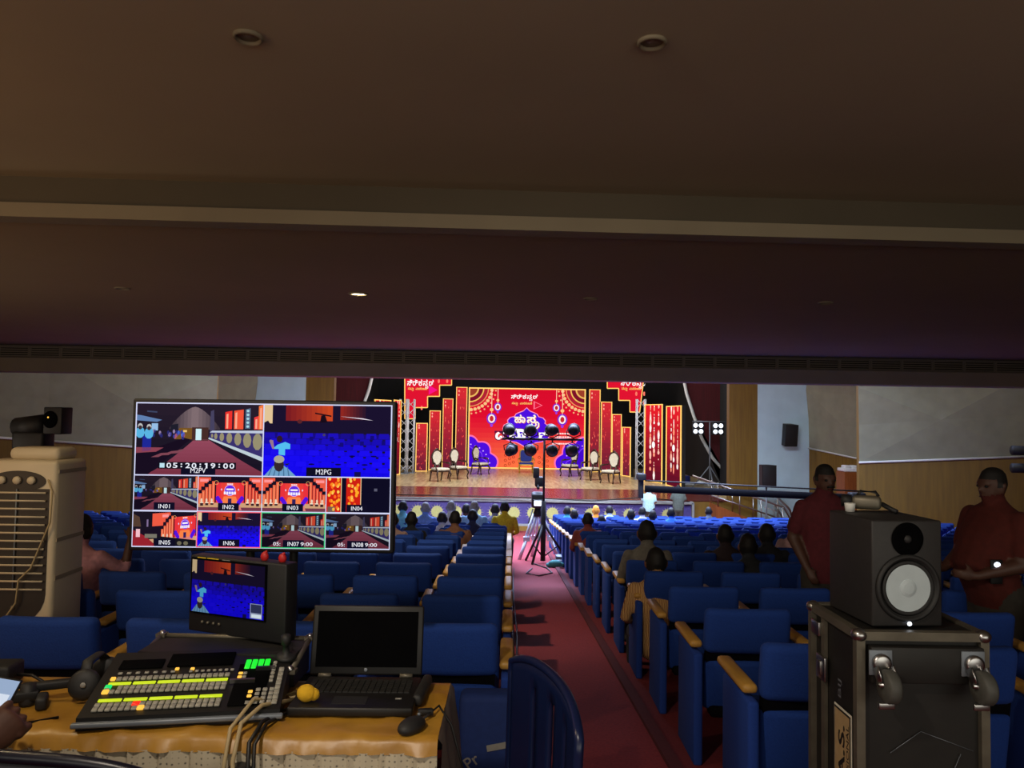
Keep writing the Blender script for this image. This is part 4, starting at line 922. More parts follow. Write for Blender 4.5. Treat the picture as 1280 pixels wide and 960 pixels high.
# ------------------------------------------------------------------ big multiview monitor
def hall(p, x, y, w, h, lay, dim=1.0):
    R = lambda u, v: (x+u*w, y+v*h)
    dm = lambda c: tuple(a*dim for a in c)
    def q(pts, c, l=0): p.poly([R(u, v) for u, v in pts], dm(c), lay+l)
    big = w > 100; rnd = random.Random(3)
    p.win = (x, y, x+w, y+h)
    p.grad(x, y, x+w, y+h, lambda u, v: dm(mixc((22, 18, 34), (40, 30, 44), v)), 4, 6, lay)
    n = 14 if big else 6
    for i in range(n):                      # hazy vault of the hall
        a = i/n; u0 = .26+.40*a; u1 = .26+.40*(a+1/n); t = 1-abs(a+.5/n-.5)*2; c = mixc((56, 46, 56), (132, 112, 116), t)
        q([(u0, .64), (u1, .64), (u1, .66+.30*(1-abs((a+1/n)*2-1)**1.6)), (u0, .66+.30*(1-abs(a*2-1)**1.6))], c, 1)
    q([(0, .76), (.16, .74), (.2, .77), (.04, .83), (0, .84)], (96, 128, 176), 1); q([(.08, .88), (.16, .87), (.16, .89), (.08, .9)], (60, 70, 100), 1)
    q([(.3, .5), (.46, .5), (.46, .66), (.34, .66)], (120, 84, 34), 2); q([(.37, .6), (.4, .6), (.4, .63), (.37, .63)], (230, 190, 110), 3); q([(.44, .48), (.57, .48), (.57, .67), (.44, .67)], (70, 44, 40), 3); q([(.47, .49), (.515, .49), (.515, .65), (.47, .65)], (206, 240, 246), 4)
    q([(.27, .62), (.33, .62), (.33, .72), (.27, .7)], (30, 30, 44), 3); q([(.58, .56), (.62, .55), (.61, .92), (.585, .9)], (70, 66, 96), 3)
    m = 10 if big else 5                     # carpet in bands from near to far
    for i in range(m):
        a, b = i/m, (i+1)/m
        L = lambda t: (.08+.38*t**.8, .5*t); Rr = lambda t: (1.06-.49*t**.9, .5*t)
        q([L(a), Rr(a), Rr(b), L(b)], mixc((118, 48, 66), (146, 72, 92), b), 3)
    q([(-.1, 0), (.1, 0), (.43, .5), (.38, .52), (0, .28)], (24, 14, 32), 4)
    for a in (.12, .2, .27): q([(a, .20+a*.35), (a+.08, .26+a*.35), (a+.13, .26+a*.4), (a+.06, .2+a*.38)], (128, 70, 84), 5)
    q([(0, .3), (.16, .32), (.22, .38), (0, .38)], (140, 66, 82), 5)
    q([(.57, .52), (1.0, .24), (1.0, .6), (.59, .6)], (58, 50, 110), 4); q([(.57, .51), (1.0, .20), (1, .26), (.575, .53)], (190, 206, 214), 5); q([(.58, .6), (1, .595), (1, .635), (.6, .625)], (190, 200, 220), 5)
    for i in range(7): t = i/6; p.disc(*R(.60+.36*t**1.4, .555-.08*t**1.4), w*(.008+.03*t), h*(.03+.09*t), dm((150, 142, 112)), lay+5, 10)
    for a, b, c, z in ((.70, .755, (236, 50, 44), .91), (.77, .845, (242, 84, 56), .93), (.93, .965, (236, 60, 60), .84), (.965, 1, (244, 120, 60), 1)): q([(a, .65), (b, .65), (b, z), (a, z-.02)], c, 5); q([(a+.01, .66), (a+.025, .66), (a+.025, z-.04), (a+.01, z-.05)], (250, 170, 140), 6)
    q([(.86, .66), (.9, .66), (.9, .95), (.86, .93)], (90, 110, 140), 5)
    for k in range(5): p.disc(*R(.88, .69+k*.055), w*.012, h*.018, dm((170, 220, 230)), lay+6, 6)
    for k in range(26 if big else 10):
        u = rnd.uniform(.12, .4); v = .60-u*.14+rnd.uniform(-.03, .05); p.disc(*R(u, v), w*.01, h*.03, dm(rnd.choice(((70, 110, 220), (50, 60, 150), (150, 130, 170), (40, 40, 110), (170, 90, 110)))), lay+5, 7)
    q([(.05, .32), (.12, .34), (.12, .55), (.05, .55)], (30, 40, 150), 5); q([(.12, .62), (.17, .62), (.17, .72), (.12, .72)], (150, 190, 230), 5)
    for u, v in ((.03, .59), (.1, .58)):
        p.disc(*R(u, v), w*.036, h*.08, dm((90, 180, 226)), lay+6, 10); p.disc(*R(u, v+.09), w*.02, h*.04, dm((190, 190, 190)), lay+7, 8); p.disc(*R(u, v+.07), w*.016, h*.03, dm((60, 44, 50)), lay+8, 8)
    p.win = (0, 0, p.w, p.h)
def blueseats(p, x, y, w, h, lay, dim=1.0):
    R = lambda u, v: (x+u*w, y+v*h)
    dm = lambda c: tuple(a*dim for a in c)
    def q(pts, c, l=0): p.poly([R(u, v) for u, v in pts], dm(c), lay+l)
    rnd = random.Random(5)
    p.win = (x, y, x+w, y+h)
    p.grad(x, y, x+w, y+h, lambda u, v: dm((26, 18, 46)), 2, 2, lay)
    p.grad(x+.17*w, y+.78*h, x+.54*w, y+h, lambda u, v: dm(mixc((120, 26, 34), (206, 74, 34), u)), 9, 1, lay+1)
    p.grad(x+.60*w, y+.8*h, x+.8*w, y+h, lambda u, v: dm(mixc((150, 40, 32), (40, 22, 44), u)), 8, 1, lay+1)
    q([(0, .75), (.03, .78), (.045, .74), (.065, .74), (.065, 1), (0, 1)], (226, 196, 150), 1)
    q([(.6, .85), (.78, .81), (.86, .795), (.78, .825)], (236, 226, 240), 2); q([(.40, .88), (.53, .84), (.53, .86), (.40, .9)], (26, 12, 24), 2); q([(.44, .76), (.5, .76), (.48, .86), (.45, .86)], (24, 12, 26), 2)
    p.disc(*R(.28, .77), w*.02, h*.03, dm((90, 36, 40)), lay+2, 8); p.disc(*R(.475, .585), w*.012, h*.02, dm((70, 60, 100)), lay+4, 8)
    for j in range(8):                       # rows of seats getting dimmer to the back
        v0 = .62-.08*j; c = mixc((24, 14, 110), (20, 8, 236), min(1, .15+j*.25))
        q([(0, v0-.09), (1, v0-.10), (1, v0-.05+.02*(j == 0)), (0, v0)], c, 1+j*0)
        for i in range(10):
            u = (i+.5*(j % 2))/10; q([(u+.004, v0-.085), (u+.09, v0-.085), (u+.085, v0-.012), (u+.01, v0-.012)], mixc(c, (36, 20, 255), rnd.uniform(.1, .5)), 2)
    q([(0, -.02), (1, -.02), (1, .06), (0, .06)], (18, 8, 226), 2)
    for u, v in ((.36, .5), (.52, .5), (.68, .52), (.76, .44), (.84, .52), (.93, .45), (.6, .42)): q([(u, v), (u+.03, v), (u+.03, v+.06), (u, v+.06)], (20, 12, 120), 4)
    for u, v in ((.38, .17), (.59, .17), (.8, .17), (.7, .29), (.87, .29)): p.disc(*R(u, v), w*.025, h*.012, dm((14, 8, 80)), lay+4, 8)
    q([(.72, .0), (.77, .0), (.77, .07), (.72, .07)], (20, 14, 80), 4)
    q([(.01, .0), (.26, .0), (.2, .1), (.16, .15), (.08, .14)], (110, 160, 200), 4)
    for k in range(5): q([(.04+k*.04, 0), (.05+k*.04, 0), (.075+k*.03, .13), (.07+k*.03, .13)], (70, 110, 150), 5)
    p.disc(*R(.125, .16), w*.04, h*.1, dm((52, 40, 46)), lay+6, 12); p.disc(*R(.125, .235), w*.042, h*.055, dm((170, 166, 150)), lay+7, 12); q([(.165, .17), (.21, .18), (.19, .15)], (30, 30, 60), 6)
    q([(.07, .38), (.11, .44), (.17, .48), (.21, .45), (.21, .38), (.17, .38), (.17, .29), (.12, .3), (.12, .38)], (84, 190, 240), 4); p.disc(*R(.125, .52), w*.024, h*.05, dm((46, 26, 40)), lay+6, 10)
    q([(.07, .38), (.085, .38), (.075, .5), (.05, .51), (.045, .49)], (150, 120, 140), 5)
    p.win = (0, 0, p.w, p.h)
def stagepic(p, x, y, w, h, lay, cx=.5, sc=1.0, shear=0):
    def R(u, v):
        uu = cx+(u-.5)*sc; return (x+uu*w, y+(v+shear*(uu-.5))*h)
    p.win = (x, y, x+w, y+h); rnd = random.Random(4)
    def q(pts, c, l=0): p.poly([R(u, v) for u, v in pts], c, lay+l)
    p.rect(x, y, x+w, y+h, (26, 16, 34), lay)
    q([(-.3, -.2), (1.3, -.2), (1.3, .12), (-.3, .12)], (120, 60, 76), 1); q([(-.3, .1), (1.3, .1), (1.3, .23), (-.3, .23)], (206, 160, 120), 2); q([(.3, .02), (.7, .02), (.66, .23), (.34, .23)], (220, 130, 120), 3)
    for k in range(6):
        a = .27+.46*k/6; q([(a, .22), (a+.08, .22), (a+.08, .82), (a, .82)], mixc((240, 84, 50), (232, 50, 60), abs(k-2.5)/2.5), 2)
    q([(.36, .22), (.64, .22), (.6, .42), (.4, .42)], (250, 130, 70), 3)
    for s in (0, 1):
        X = (lambda u: u) if s == 0 else (lambda u: 1-u)
        for k in range(3): p.disc(*R(X(.30+k*.025), .36-k*.06), w*.035*sc, h*.075, (84, 20, 220), lay+4, 10)
        p.disc(*R(X(.36), .62), w*.012*sc, h*.03, (220, 200, 240), lay+4, 8); p.ring(*R(X(.27), .82), w*.03*sc, w*.036*sc, (250, 190, 110), lay+3, 10)
        for k in range(5):
            a = .2-k*.055; zt = .86-k*.09
            q([(X(a), .2), (X(a+.047), .2), (X(a+.047), zt), (X(a), zt)], mixc((242, 110, 70), (226, 60, 50), rnd.random()), 3); q([(X(a+.018), .22), (X(a+.026), .22), (X(a+.026), zt-.04), (X(a+.018), zt-.04)], (252, 176, 130), 4)
        q([(X(-.3), .6), (X(.02), .6), (X(.02), .7), (X(.07), .7), (X(.07), .8), (X(.12), .8), (X(.12), .88), (X(.18), .88), (X(.18), .97), (X(-.3), .97)], (238, 90, 66), 4)
        q([(X(.0), .84), (X(.14), .84), (X(.14), .92), (X(.0), .92)], (255, 150, 150), 5)
        for k in range(3):
            u = .03+k*.085; p.disc(*R(X(u), .3), w*.016*sc, h*.06, (230, 214, 190), lay+6, 8); q([(X(u-.02), .14+k*.015), (X(u+.03), .14+k*.015), (X(u+.03), .24), (X(u-.02), .24)], (60, 34, 40), 5); q([(X(u-.022), .22), (X(u+.035), .22), (X(u+.035), .25), (X(u-.022), .25)], (240, 226, 200), 6)
    p.disc(*R(.5, .6), w*.09*sc, h*.15, (96, 40, 226), lay+4, 14); p.ring(*R(.5, .6), w*.085*sc, w*.094*sc, (240, 190, 240), lay+5, 14)
    q([(.44, .6), (.56, .6), (.56, .65), (.44, .65)], (250, 240, 250), 6)
    for k in range(5): q([(.40+k*.042, .48), (.432+k*.042, .48), (.432+k*.042, .56), (.40+k*.042, .56)], (246, 240, 255), 6)
    q([(.47, .2), (.53, .2), (.53, .36), (.47, .36)], (50, 30, 90), 6)
    for k in range(3): q([(.45+.035*k, .76), (.478+.035*k, .76), (.478+.035*k, .8), (.45+.035*k, .8)], (255, 220, 220), 5)
    p.win = (0, 0, p.w, p.h)
def beads4(p, x, y, w, h, lay):
    p.win = (x, y, x+w, y+h); p.rect(x, y, x+w, y+h, (14, 12, 34), lay)
    for a, b in ((.0, .23), (.31, .54)):
        p.rect(x+a*w, y, x+b*w, y+h, (206, 30, 20), lay+1); rnd = random.Random(int(a*90))
        for i in range(34): p.disc(x+w*rnd.uniform(a+.04, b-.03), y+h*rnd.random(), w*.022, h*.05, rnd.choice(((255, 170, 40), (255, 210, 90), (255, 110, 30))), lay+2, 8)
    for a in (.225, .535): p.rect(x+a*w, y, x+(a+.012)*w, y+h, (230, 200, 150), lay+2)
    p.rect(x+.02*w, y, x+.14*w, y+h*.16, (120, 90, 80), lay+2); p.rect(x+.75*w, y+h*.62, x+.8*w, y+h*.7, (90, 90, 110), lay+2)
    p.win = (0, 0, p.w, p.h)
p = Pic(320, 182); wl = (214, 218, 250)
p.rect(0, 0, 320, 182, wl, 0)
LAB = (16, 14, 36)
def lab(t, cx, y, hgt, w, pad=4):
    p.rect(cx-w/2-pad, y-2.2, cx+w/2+pad, y+hgt+2.2, LAB, 12); p.text(t, cx-w/2, cx+w/2, y, y+hgt, (246, 246, 255), 13, 0)
hall(p, 1.5, 91, 157.5, 89.5, 1); blueseats(p, 160.5, 91, 158, 89.5, 1)
lab('M2PV', 80, 93.5, 6.5, 19, 12); lab('M2PG', 236, 93.5, 6.5, 19, 12)
p.rect(30, 98.5, 127, 107, (20, 18, 30), 12); p.rect(32, 99.8, 38, 105.5, (190, 226, 240), 13); TCX = 40
for ch_c in '05:20:19:00':
    if ch_c == ':':
        for yy in (100.6, 103.8): p.rect(TCX+2.4, yy, TCX+4.2, yy+1.5, (240, 244, 255), 13)
    elif ch_c == '1': p.rect(TCX+2.3, 99.5, TCX+4.3, 106, (240, 244, 255), 13); p.rect(TCX+.9, 104.2, TCX+2.3, 105.6, (240, 244, 255), 13)
    else: p.text(ch_c, TCX+.4, TCX+6.3, 99.5, 106, (240, 244, 255), 13, .015)
    TCX += 7.85
pw = 78.6
for i in range(4):
    x = 1.2+i*79.7
    y1, y0 = 46.5, 1.5
    if i == 0: hall(p, x, y1, pw, 43, 1, .9)
    elif i in (1, 2): stagepic(p, x, y1, pw, 43, 1, .5, .95)
    else: beads4(p, x, y1, pw, 43, 1)
    if i == 0:
        stagepic(p, x, y0, pw, 43, 1, .82, .72, .16)
        p.win = (x, y0, x+pw, y0+43)
        p.poly([(x, y0), (x+30, y0), (x+16, y0+12), (x, y0+20)], (150, 34, 46), 9); p.rect(x, y0+20, x+24, y0+43, (26, 20, 34), 9); p.poly([(x, y0+24), (x+10, y0+24), (x+8, y0+36), (x, y0+40)], (84, 62, 50), 10)
        p.rect(x+4, y0+11, x+9, y0+21, (244, 190, 200), 10); p.rect(x+17, y0+24, x+19, y0+33, (130, 110, 150), 10); p.poly([(x+26, y0+13), (x+pw, y0+8), (x+pw, y0), (x+26, y0)], (22, 20, 30), 9); p.poly([(x+15, y0+10), (x+30, y0+10), (x+30, y0+15), (x+15, y0+15)], (120, 116, 104), 10)
        for k in range(2): p.disc(x+58+k*8, y0+4, 3, 2.6, (110, 104, 84), 10, 8)
        p.win = (0, 0, p.w, p.h)
    elif i == 1: blueseats(p, x, y0, pw, 43, 1)
    else: hall(p, x, y0, pw, 43, 1, .8)
    lab('IN0%d' % (i+1), x+38 if i else x+38, 48.8, 5.2, 14, 6); lab('IN0%d' % (i+5), x+40, 3.6, 5.2, 14, 6)
    if i >= 2: p.text('05:', x+15, x+24, 3.8, 8.4, (230, 230, 240), 13, .01); p.text('9:00', x+49, x+64, 3.8, 8.4, (230, 230, 240), 13, .01)
for (x, c) in ((1.2+79.7, (250, 90, 110)), (1.2+2*79.7, (60, 210, 130))):
    for r_ in ((x-.6, 1, x+.6, 45), (x+pw-.6, 1, x+pw+.6, 45), (x-.6, .6, x+pw+.6, 1.8), (x-.6, 44.2, x+pw+.6, 45.4)): p.rect(*r_, c, 14)
D = 3.06
a = P(166.5, 502.5, D); b = P(487.5, 506.5, D); c = P(163, 684, D)
Wd = (b-a).length; Hd = (a-c).length; roll = math.atan2(b.z-a.z, b.x-a.x)
U = (b-a).normalized(); V = Vector((0, 0, 1)); V = (V-U*V.dot(U)).normalized()
tv = thing('multiview_monitor', 'large flat monitor showing eight labelled camera views behind the table', 'monitor', (c.x, D, c.z), rot=(0, -roll, 0))
MB().box((Wd/2, .035, Hd/2), (Wd+.03, .05, Hd+.03), bev=.008).build('bezel', K['black'], tv)
p.build('screen', PICTV, tv, (0, .008, 0), (Wd/320, 0, 0), (0, 0, Hd/182), .00015)
MB().box((Wd/2, .09, Hd*.45), (.5, .08, .34), bev=.02).build('rear_housing', K['black'], tv)
ts = thing('monitor_stand', 'black floor stand behind the table holding the large monitor', 'monitor stand', (c.x+Wd/2, D+.16, fz(D+.16)))
hz = c.z-fz(D+.16)
for s in (-1, 1): MB().tube([(s*.09, 0, .05), (s*.09, 0, hz+.3)], .018, 8).build('upright', K['blackm'], ts)
for s in (-1, 1): MB().tube([(s*.28, -.22, .03), (s*.26, 0, .06), (s*.28, .22, .02)], .02, 8).build('foot', K['blackm'], ts)
MB().box((0, 0, .07), (.56, .06, .03)).build('base_bar', K['blackm'], ts); MB().box((0, -.02, hz+.28), (.3, .03, .2)).build('mounting_plate', K['blackm'], ts)

# ------------------------------------------------------------------ control table
ZT = .60; TY0, TY1 = 2.115, 2.55; TX0, TX1 = -2.3, -.185
g0 = fz(2.35)
tb = thing('folding_table', 'long control table in the foreground hidden under golden cloth', 'table', ((TX0+TX1)/2, 2.35, g0)); wT = TX1-TX0; hT = ZT-g0
MB().box((0, 0, hT-.03), (wT-.04, .46, .03)).build('tabletop', K['cabwood'], tb)
for sx in (-1, 1):
    for sy in (-1, 1): MB().tube([(sx*(wT/2-.12), sy*.18, SL*sy*.18), (sx*(wT/2-.12), sy*.18, hT-.04)], .018, 8).build('leg', K['grey'], tb)
# cloth: top sheet with a drop, as a grid with folds
def cloth_obj():
    mb = MB(); nx, ny = 120, 34; g = []; rnd = random.Random(2)
    prof = [(TY1+.015, ZT-.16), (TY1+.012, ZT-.02), (TY1, ZT)]+[(TY1-(TY1-TY0)*i/16, ZT+.002) for i in range(1, 16)]+[(TY0, ZT), (TY0-.012, ZT-.010), (TY0-.018, ZT-.036)]
    for j, (y, z) in enumerate(prof):
        for i in range(nx+1):
            u = i/nx; x = TX0+(TX1-TX0)*u; w = .0035*math.sin(x*31+y*19)+.003*math.sin(x*67-y*40)+.003*math.sin(y*54+x*17)
            dz = max(0, w) if j in range(3, 19) else 0; dy = (-1 if j > 19 else (1 if j < 2 else 0))*abs(w)*2.2
            xx = x
            g.append((xx, y+dy, z+dz))
    k = nx+1
    mb.add(g, [(j*k+i, j*k+i+1, (j+1)*k+i+1, (j+1)*k+i) for j in range(len(prof)-1) for i in range(nx)], sm=True)
    # side drop on the right end
    gs = []; m2 = 20
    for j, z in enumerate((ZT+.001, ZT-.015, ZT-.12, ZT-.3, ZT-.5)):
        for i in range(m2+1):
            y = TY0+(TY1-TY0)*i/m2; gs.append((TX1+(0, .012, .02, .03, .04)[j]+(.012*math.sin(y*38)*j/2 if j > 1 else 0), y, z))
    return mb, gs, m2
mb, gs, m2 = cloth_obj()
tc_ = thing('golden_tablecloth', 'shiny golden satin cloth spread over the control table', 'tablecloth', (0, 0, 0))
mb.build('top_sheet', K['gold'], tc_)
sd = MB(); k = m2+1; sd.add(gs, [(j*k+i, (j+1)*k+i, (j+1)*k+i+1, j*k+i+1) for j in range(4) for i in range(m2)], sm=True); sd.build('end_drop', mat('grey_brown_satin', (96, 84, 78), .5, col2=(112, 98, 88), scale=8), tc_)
# dotted pleated skirt below the gold band
sk = MB(); nx = 200; g = []
for j, z in enumerate((ZT-.032, ZT-.25, ZT-.72)):
    for i in range(nx+1):
        x = TX0+(TX1-TX0)*i/nx; ph_ = (x/.085) % 1; fold = .014*(1-abs(ph_*2-1))+.01*(ph_ < .15); g.append((x, TY0-.012-fold*(1+j*.4), z))
k = nx+1; sk.add(g, [(j*k+i, (j+1)*k+i, (j+1)*k+i+1, j*k+i+1) for j in range(2) for i in range(nx)], sm=False)
tag(sk.build('table_skirt', K['skirt']), 'pleated grey skirt with pale dots hanging at the table front', 'table skirt')
# --- switcher
SW = thing('video_switcher', 'black vision mixing desk with rows of lit keys on the table', 'video mixer', (-1.165, 2.115, ZT+.004), math.radians(10))
w, d, hf_, hb_ = .56, .33, .035, .11; SW.scale = (.95, 1, 1)
mb = MB(); mb.add([(0, 0, 0), (w, 0, 0), (w, d, 0), (0, d, 0), (0, 0, hf_), (w, 0, hf_), (w, d, hb_), (0, d, hb_)], [(3, 2, 1, 0), (4, 5, 6, 7), (0, 1, 5, 4), (1, 2, 6, 5), (2, 3, 7, 6), (3, 0, 4, 7)])
mb.build('desk_body', K['laptop'], SW)
MB().box((w/2, -.008, .018), (w+.02, .018, .014), bev=.004).build('front_lip', K['grey'], SW)
tl = math.atan2(hb_-hf_, d)
MS = TR(0, 0, hf_) @ RX(tl)               # panel space: x along, y up the slope, z out
def sp(name, m, boxes, bev=.0015, parent=SW):
    mb = MB()
    for (x, y, bw, bh, bz) in boxes: mb.box((x, y, bz/2+.001), (bw, bh, bz), M=MS, bev=bev if bev else 0, seg=1)
    return mb.build(name, m, parent)
sx0, sx1 = .03, .385
nK = 20
def keyrow(y, skip=()): return [(sx0+(sx1-sx0)*(i+.5)/nK, y, (sx1-sx0)/nK*.84, .017, .006) for i in range(nK) if i not in skip]
for r_, (y, nmr) in enumerate(((.03, 'program'), (.05, 'preset'), (.115, 'key'), (.135, 'aux'), (.182, 'macro'))):
    sk_ = {0: (7,), 1: (6,), 2: (0,), 3: (1,), 4: (0,)}[r_]
    sp('key_row', K['key'], keyrow(y, sk_))
sp('red_key', K['redl'], [(sx0+(sx1-sx0)*6.5/nK, .05, .021, .018, .007)]); sp('amber_key', K['amber'], [(sx0+(sx1-sx0)*7.5/nK, .03, .018, .017, .007)])
sp('green_key', K['greenb'], [(sx0+(sx1-sx0)*.5/nK, .135+.004, .018, .018, .007)]); sp('amber_key', K['amber'], [(sx0+(sx1-sx0)*.5/nK, .115, .018, .017, .007), ])
sp('amber_key', K['amber'], [(sx0+(sx1-sx0)*.5/nK, .182, .014, .014, .007)])
for y in (.074, .158):
    for i in range(5): sp('name_display', K['lime'], [(sx0+(sx1-sx0)*(i+.5)/5, y, (sx1-sx0)/5*.92, .013, .004)])
sp('small_keys', K['key'], [(.05+i*.026, .212, .013, .009, .005) for i in range(7)]+[(.26+i*.018, .21, .011, .009, .005) for i in range(8)])
sp('amber_key', K['amber'], [(.215, .225, .012, .01, .006)]); sp('amber_key', K['amber'], [(.262, .222, .012, .01, .006)])
sp('display_panel', K['screenoff'], [(.28, .275, .2, .07, .006), (.1, .262, .13, .05, .004)])
sp('fader_panel', K['screenoff'], [(.455, .13, .1, .22, .003)])
for i in range(4): sp('green_key', K['green'], [(.43+i*.02, .235, .016, .05, .006)])
sp('amber_key', K['amber'], [(.416, .165, .013, .011, .006)]); sp('amber_key', K['amber'], [(.416, .185, .013, .011, .006)]); sp('amber_key', K['amber'], [(.462, .062, .013, .012, .006)]); sp('amber_key', K['amber'], [(.462, .084, .013, .012, .006)])
sp('keypad', K['key'], [(.484+i*.02, .03+j*.021, .014, .014, .006) for i in range(3) for j in range(4)]); sp('arrow_keys', K['key'], [(.515, .14+j*.02, .012, .013, .006) for j in range(6)]); sp('shift_key', K['key'], [(.462, .03, .014, .014, .006)])
for y in (.165, .185): sp('wipe_key', K['key'], [(.43, y, .012, .012, .006)])
if True: pass
#
sp('pad_column', K['key'], [(.54, .03+j*.024, .016, .021, .006) for j in range(8)])
mb = MB(); mb.box((.43, .135, .01), (.075, .007, .012), M=MS); mb.build('fader_bar', K['steel'], SW); mb = MB(); mb.box((.49, .2, .01), (.06, .007, .012), M=MS); mb.build('fader_bar', K['steel'], SW)
js = MB(); js.lathe([(.03, 0), (.032, .008), (.026, .012), (.012, .016), (.009, .045), (.016, .05), (.016, .075), (.006, .08)], 18, M=MS @ TR(.545, .27, .001)); js.build('joystick', K['rubber'], SW)
# --- rack case with the small monitor
rc = thing('rack_case', 'black case with aluminium edges standing open behind the mixing desk', 'equipment case', (-1.165, 2.47, ZT+.004), -.02)
MB().box((.24, .09, .055), (.50, .17, .10)).build('shell', K['caseblack'], rc)
mb = MB()
for x in (-.012, .492): mb.tube([(x, -.03, .07), (x, .17, .11)], .011, 4); mb.box((x, .17, .112), (.03, .03, .012)); mb.box((x, -.035, .068), (.035, .03, .012))
mb.tube([(-.01, .175, .108), (.49, .175, .108)], .009, 4); mb.build('edge_extrusions', K['silver'], rc)
mb = MB()
for x in (-.012, .492): mb.ball((x, -.04, .075), .012); mb.ball((x, .175, .115), .012)
mb.build('corner_balls', K['steel'], rc)
TLm = P(238, 697, 2.70); TRm = P(358, 712, 2.55); 
dv = Vector((TRm.x-TLm.x, TRm.y-TLm.y, 0)); wm = dv.length; rzm = math.atan2(dv.y, dv.x)
zb = ZT+.116; hm = TLm.z-zb+.01
mo = thing('rack_monitor', 'small black video monitor showing blue seats, angled above the mixing desk', 'monitor', (TLm.x, TLm.y, zb), rzm)
MB().box((wm/2, .03, hm/2), (wm, .06, hm), bev=.006).build('housing', K['black'], mo)
# screen area in local fraction
ux0, ux1 = .04, .80; vz0, vz1 = .27, .95
MB().box((wm*(ux0+ux1)/2, -.002, hm*(vz0+vz1)/2), (wm*(ux1-ux0)+.012, .006, hm*(vz1-vz0)+.012)).build('screen_rim', K['screenoff'], mo)
p = Pic(100, 76); blueseats(p, 0, 0, 100, 76, 0, .9); p.rect(82, 1, 98, 22, (150, 160, 190), 9); p.rect(83, 9, 97, 21, (50, 56, 90), 10); p.rect(84, 2, 97, 7, (230, 246, 255), 10)
p.build('screen', PICDIM, mo, (wm*ux0, -.006, hm*vz0), (wm*(ux1-ux0)/100, 0, 0), (0, 0, hm*(vz1-vz0)/76), .00015)
mb = MB(); mb.box((wm*.13, -.002, hm*.972), (wm*.09, .002, hm*.022)); mb.build('yellow_strip', K['signy'], mo); mb = MB(); mb.box((wm*.25, -.002, hm*.972), (wm*.12, .002, hm*.022)); mb.build('yellow_strip', K['signy'], mo); mb = MB(); mb.box((wm*.39, -.002, hm*.972), (wm*.08, .002, hm*.016)); mb.build('pale_strip', K['tape'], mo)
for k in range(4): MB().lathe([(.005, 0), (.005, .006), (.003, .008)], 10, M=TR(wm*(.16+.06*k), 0, hm*.14) @ RX(PI/2)).build('knob', K['silver'], mo)
for x in (.72, .9):
    mb = MB(); mb.ball((0, 0, .012), (.014, .01, .016)); mb.tube([(-.008, 0, .02), (.008, 0, .03)], .005, 6); q = Vector((TLm.x, TLm.y, zb+hm))+Vector((math.cos(rzm), math.sin(rzm), 0))*wm*x+Vector((-math.sin(rzm), math.cos(rzm), 0))*.03
    tag(mb.build('red_clip', K['red'], None, q), 'red plastic clip on top of the small monitor, '+('left one' if x < .8 else 'right one'), 'clip')
# --- laptop
lp = thing('laptop', 'open black laptop with a dark screen at the right of the table', 'laptop', (-.45, 2.235, ZT+.006), .02)
lw = .36
MB().box((0, .135, .014), (lw, .27, .026), bev=.006).build('base', K['laptop'], lp)
kb_ = MB()
for j in range(6):
    for i in range(17): kb_.box((-.148+i*.0185, .13+j*.0185, .0285), (.016, .016, .004))
kb_.build('keyboard', mat('laptop_keys', (30, 30, 30), .5, col2=(38, 37, 36), scale=30), lp)
MB().box((-.01, .06, .0275), (.1, .06, .002)).build('touchpad', K['rubber'], lp)
MB().box((-.13, .085, .0278), (.045, .012, .002)).build('maker_sticker', K['tape'], lp)
MB().box((.13, .075, .0278), (.018, .008, .002)).build('sticker', K['tape'], lp)
lid = MB().box((0, 0, .107), (lw, .012, .215), bev=.006).build('lid', K['laptop'], lp, (0, .275, .03), (-.2, 0, 0))
MB().box((0, -.007, .11), (lw-.035, .002, .172)).build('display', K['screenoff'], lid)
MB().ball((.0, -.008, .016), (.006, .002, .006)).build('logo_dot', K['grey'], lid)
for x in (-.13, .13): MB().tube([(x-.02, .268, .03), (x+.02, .268, .03)], .007, 8).build('hinge', K['silver'], lp)
ms = thing('computer_mouse', 'black computer mouse on the golden cloth beside the laptop', 'mouse', (-.262, 2.16, ZT+.004), -.5)
mb = MB(); mb.ball((0, 0, .012), (.03, .052, .022), n=20, m=12); mb.build('shell', K['rubber'], ms); MB().tube([(0, .03, .034), (0, .04, .03)], .004, 8).build('scroll_wheel', K['grey'], ms)
mb = MB(); mb.tube([(-.24, 2.21, ZT+.012), (-.2, 2.3, ZT+.02), (-.16, 2.26, ZT-.02), (-.12, 2.25, ZT-.15), (-.125, 2.33, ZT-.3), (-.14, 2.4, ZT-.34)], .0035, 6); tag(mb.build('mouse_cable', K['cable']), 'thin black mouse cable looping over the right table end', 'cable')
mb = MB(); mb.box((0, 0, .02), (.03, .2, .035), bev=.012, seg=3); tag(mb.build('power_brick', K['rubber'], None, (-.262, 2.42, ZT+.003), (0, 0, -.06)), 'dark grey power adapter lying against the laptop right side', 'adapter')
mb = MB(); mb.box((0, 0, .012), (.045, .02, .018), bev=.004); tag(mb.build('usb_dongle', K['black'], None, (-.235, 2.26, ZT+.004), (0, 0, .2)), 'small black dongle on the cloth behind the mouse', 'dongle')
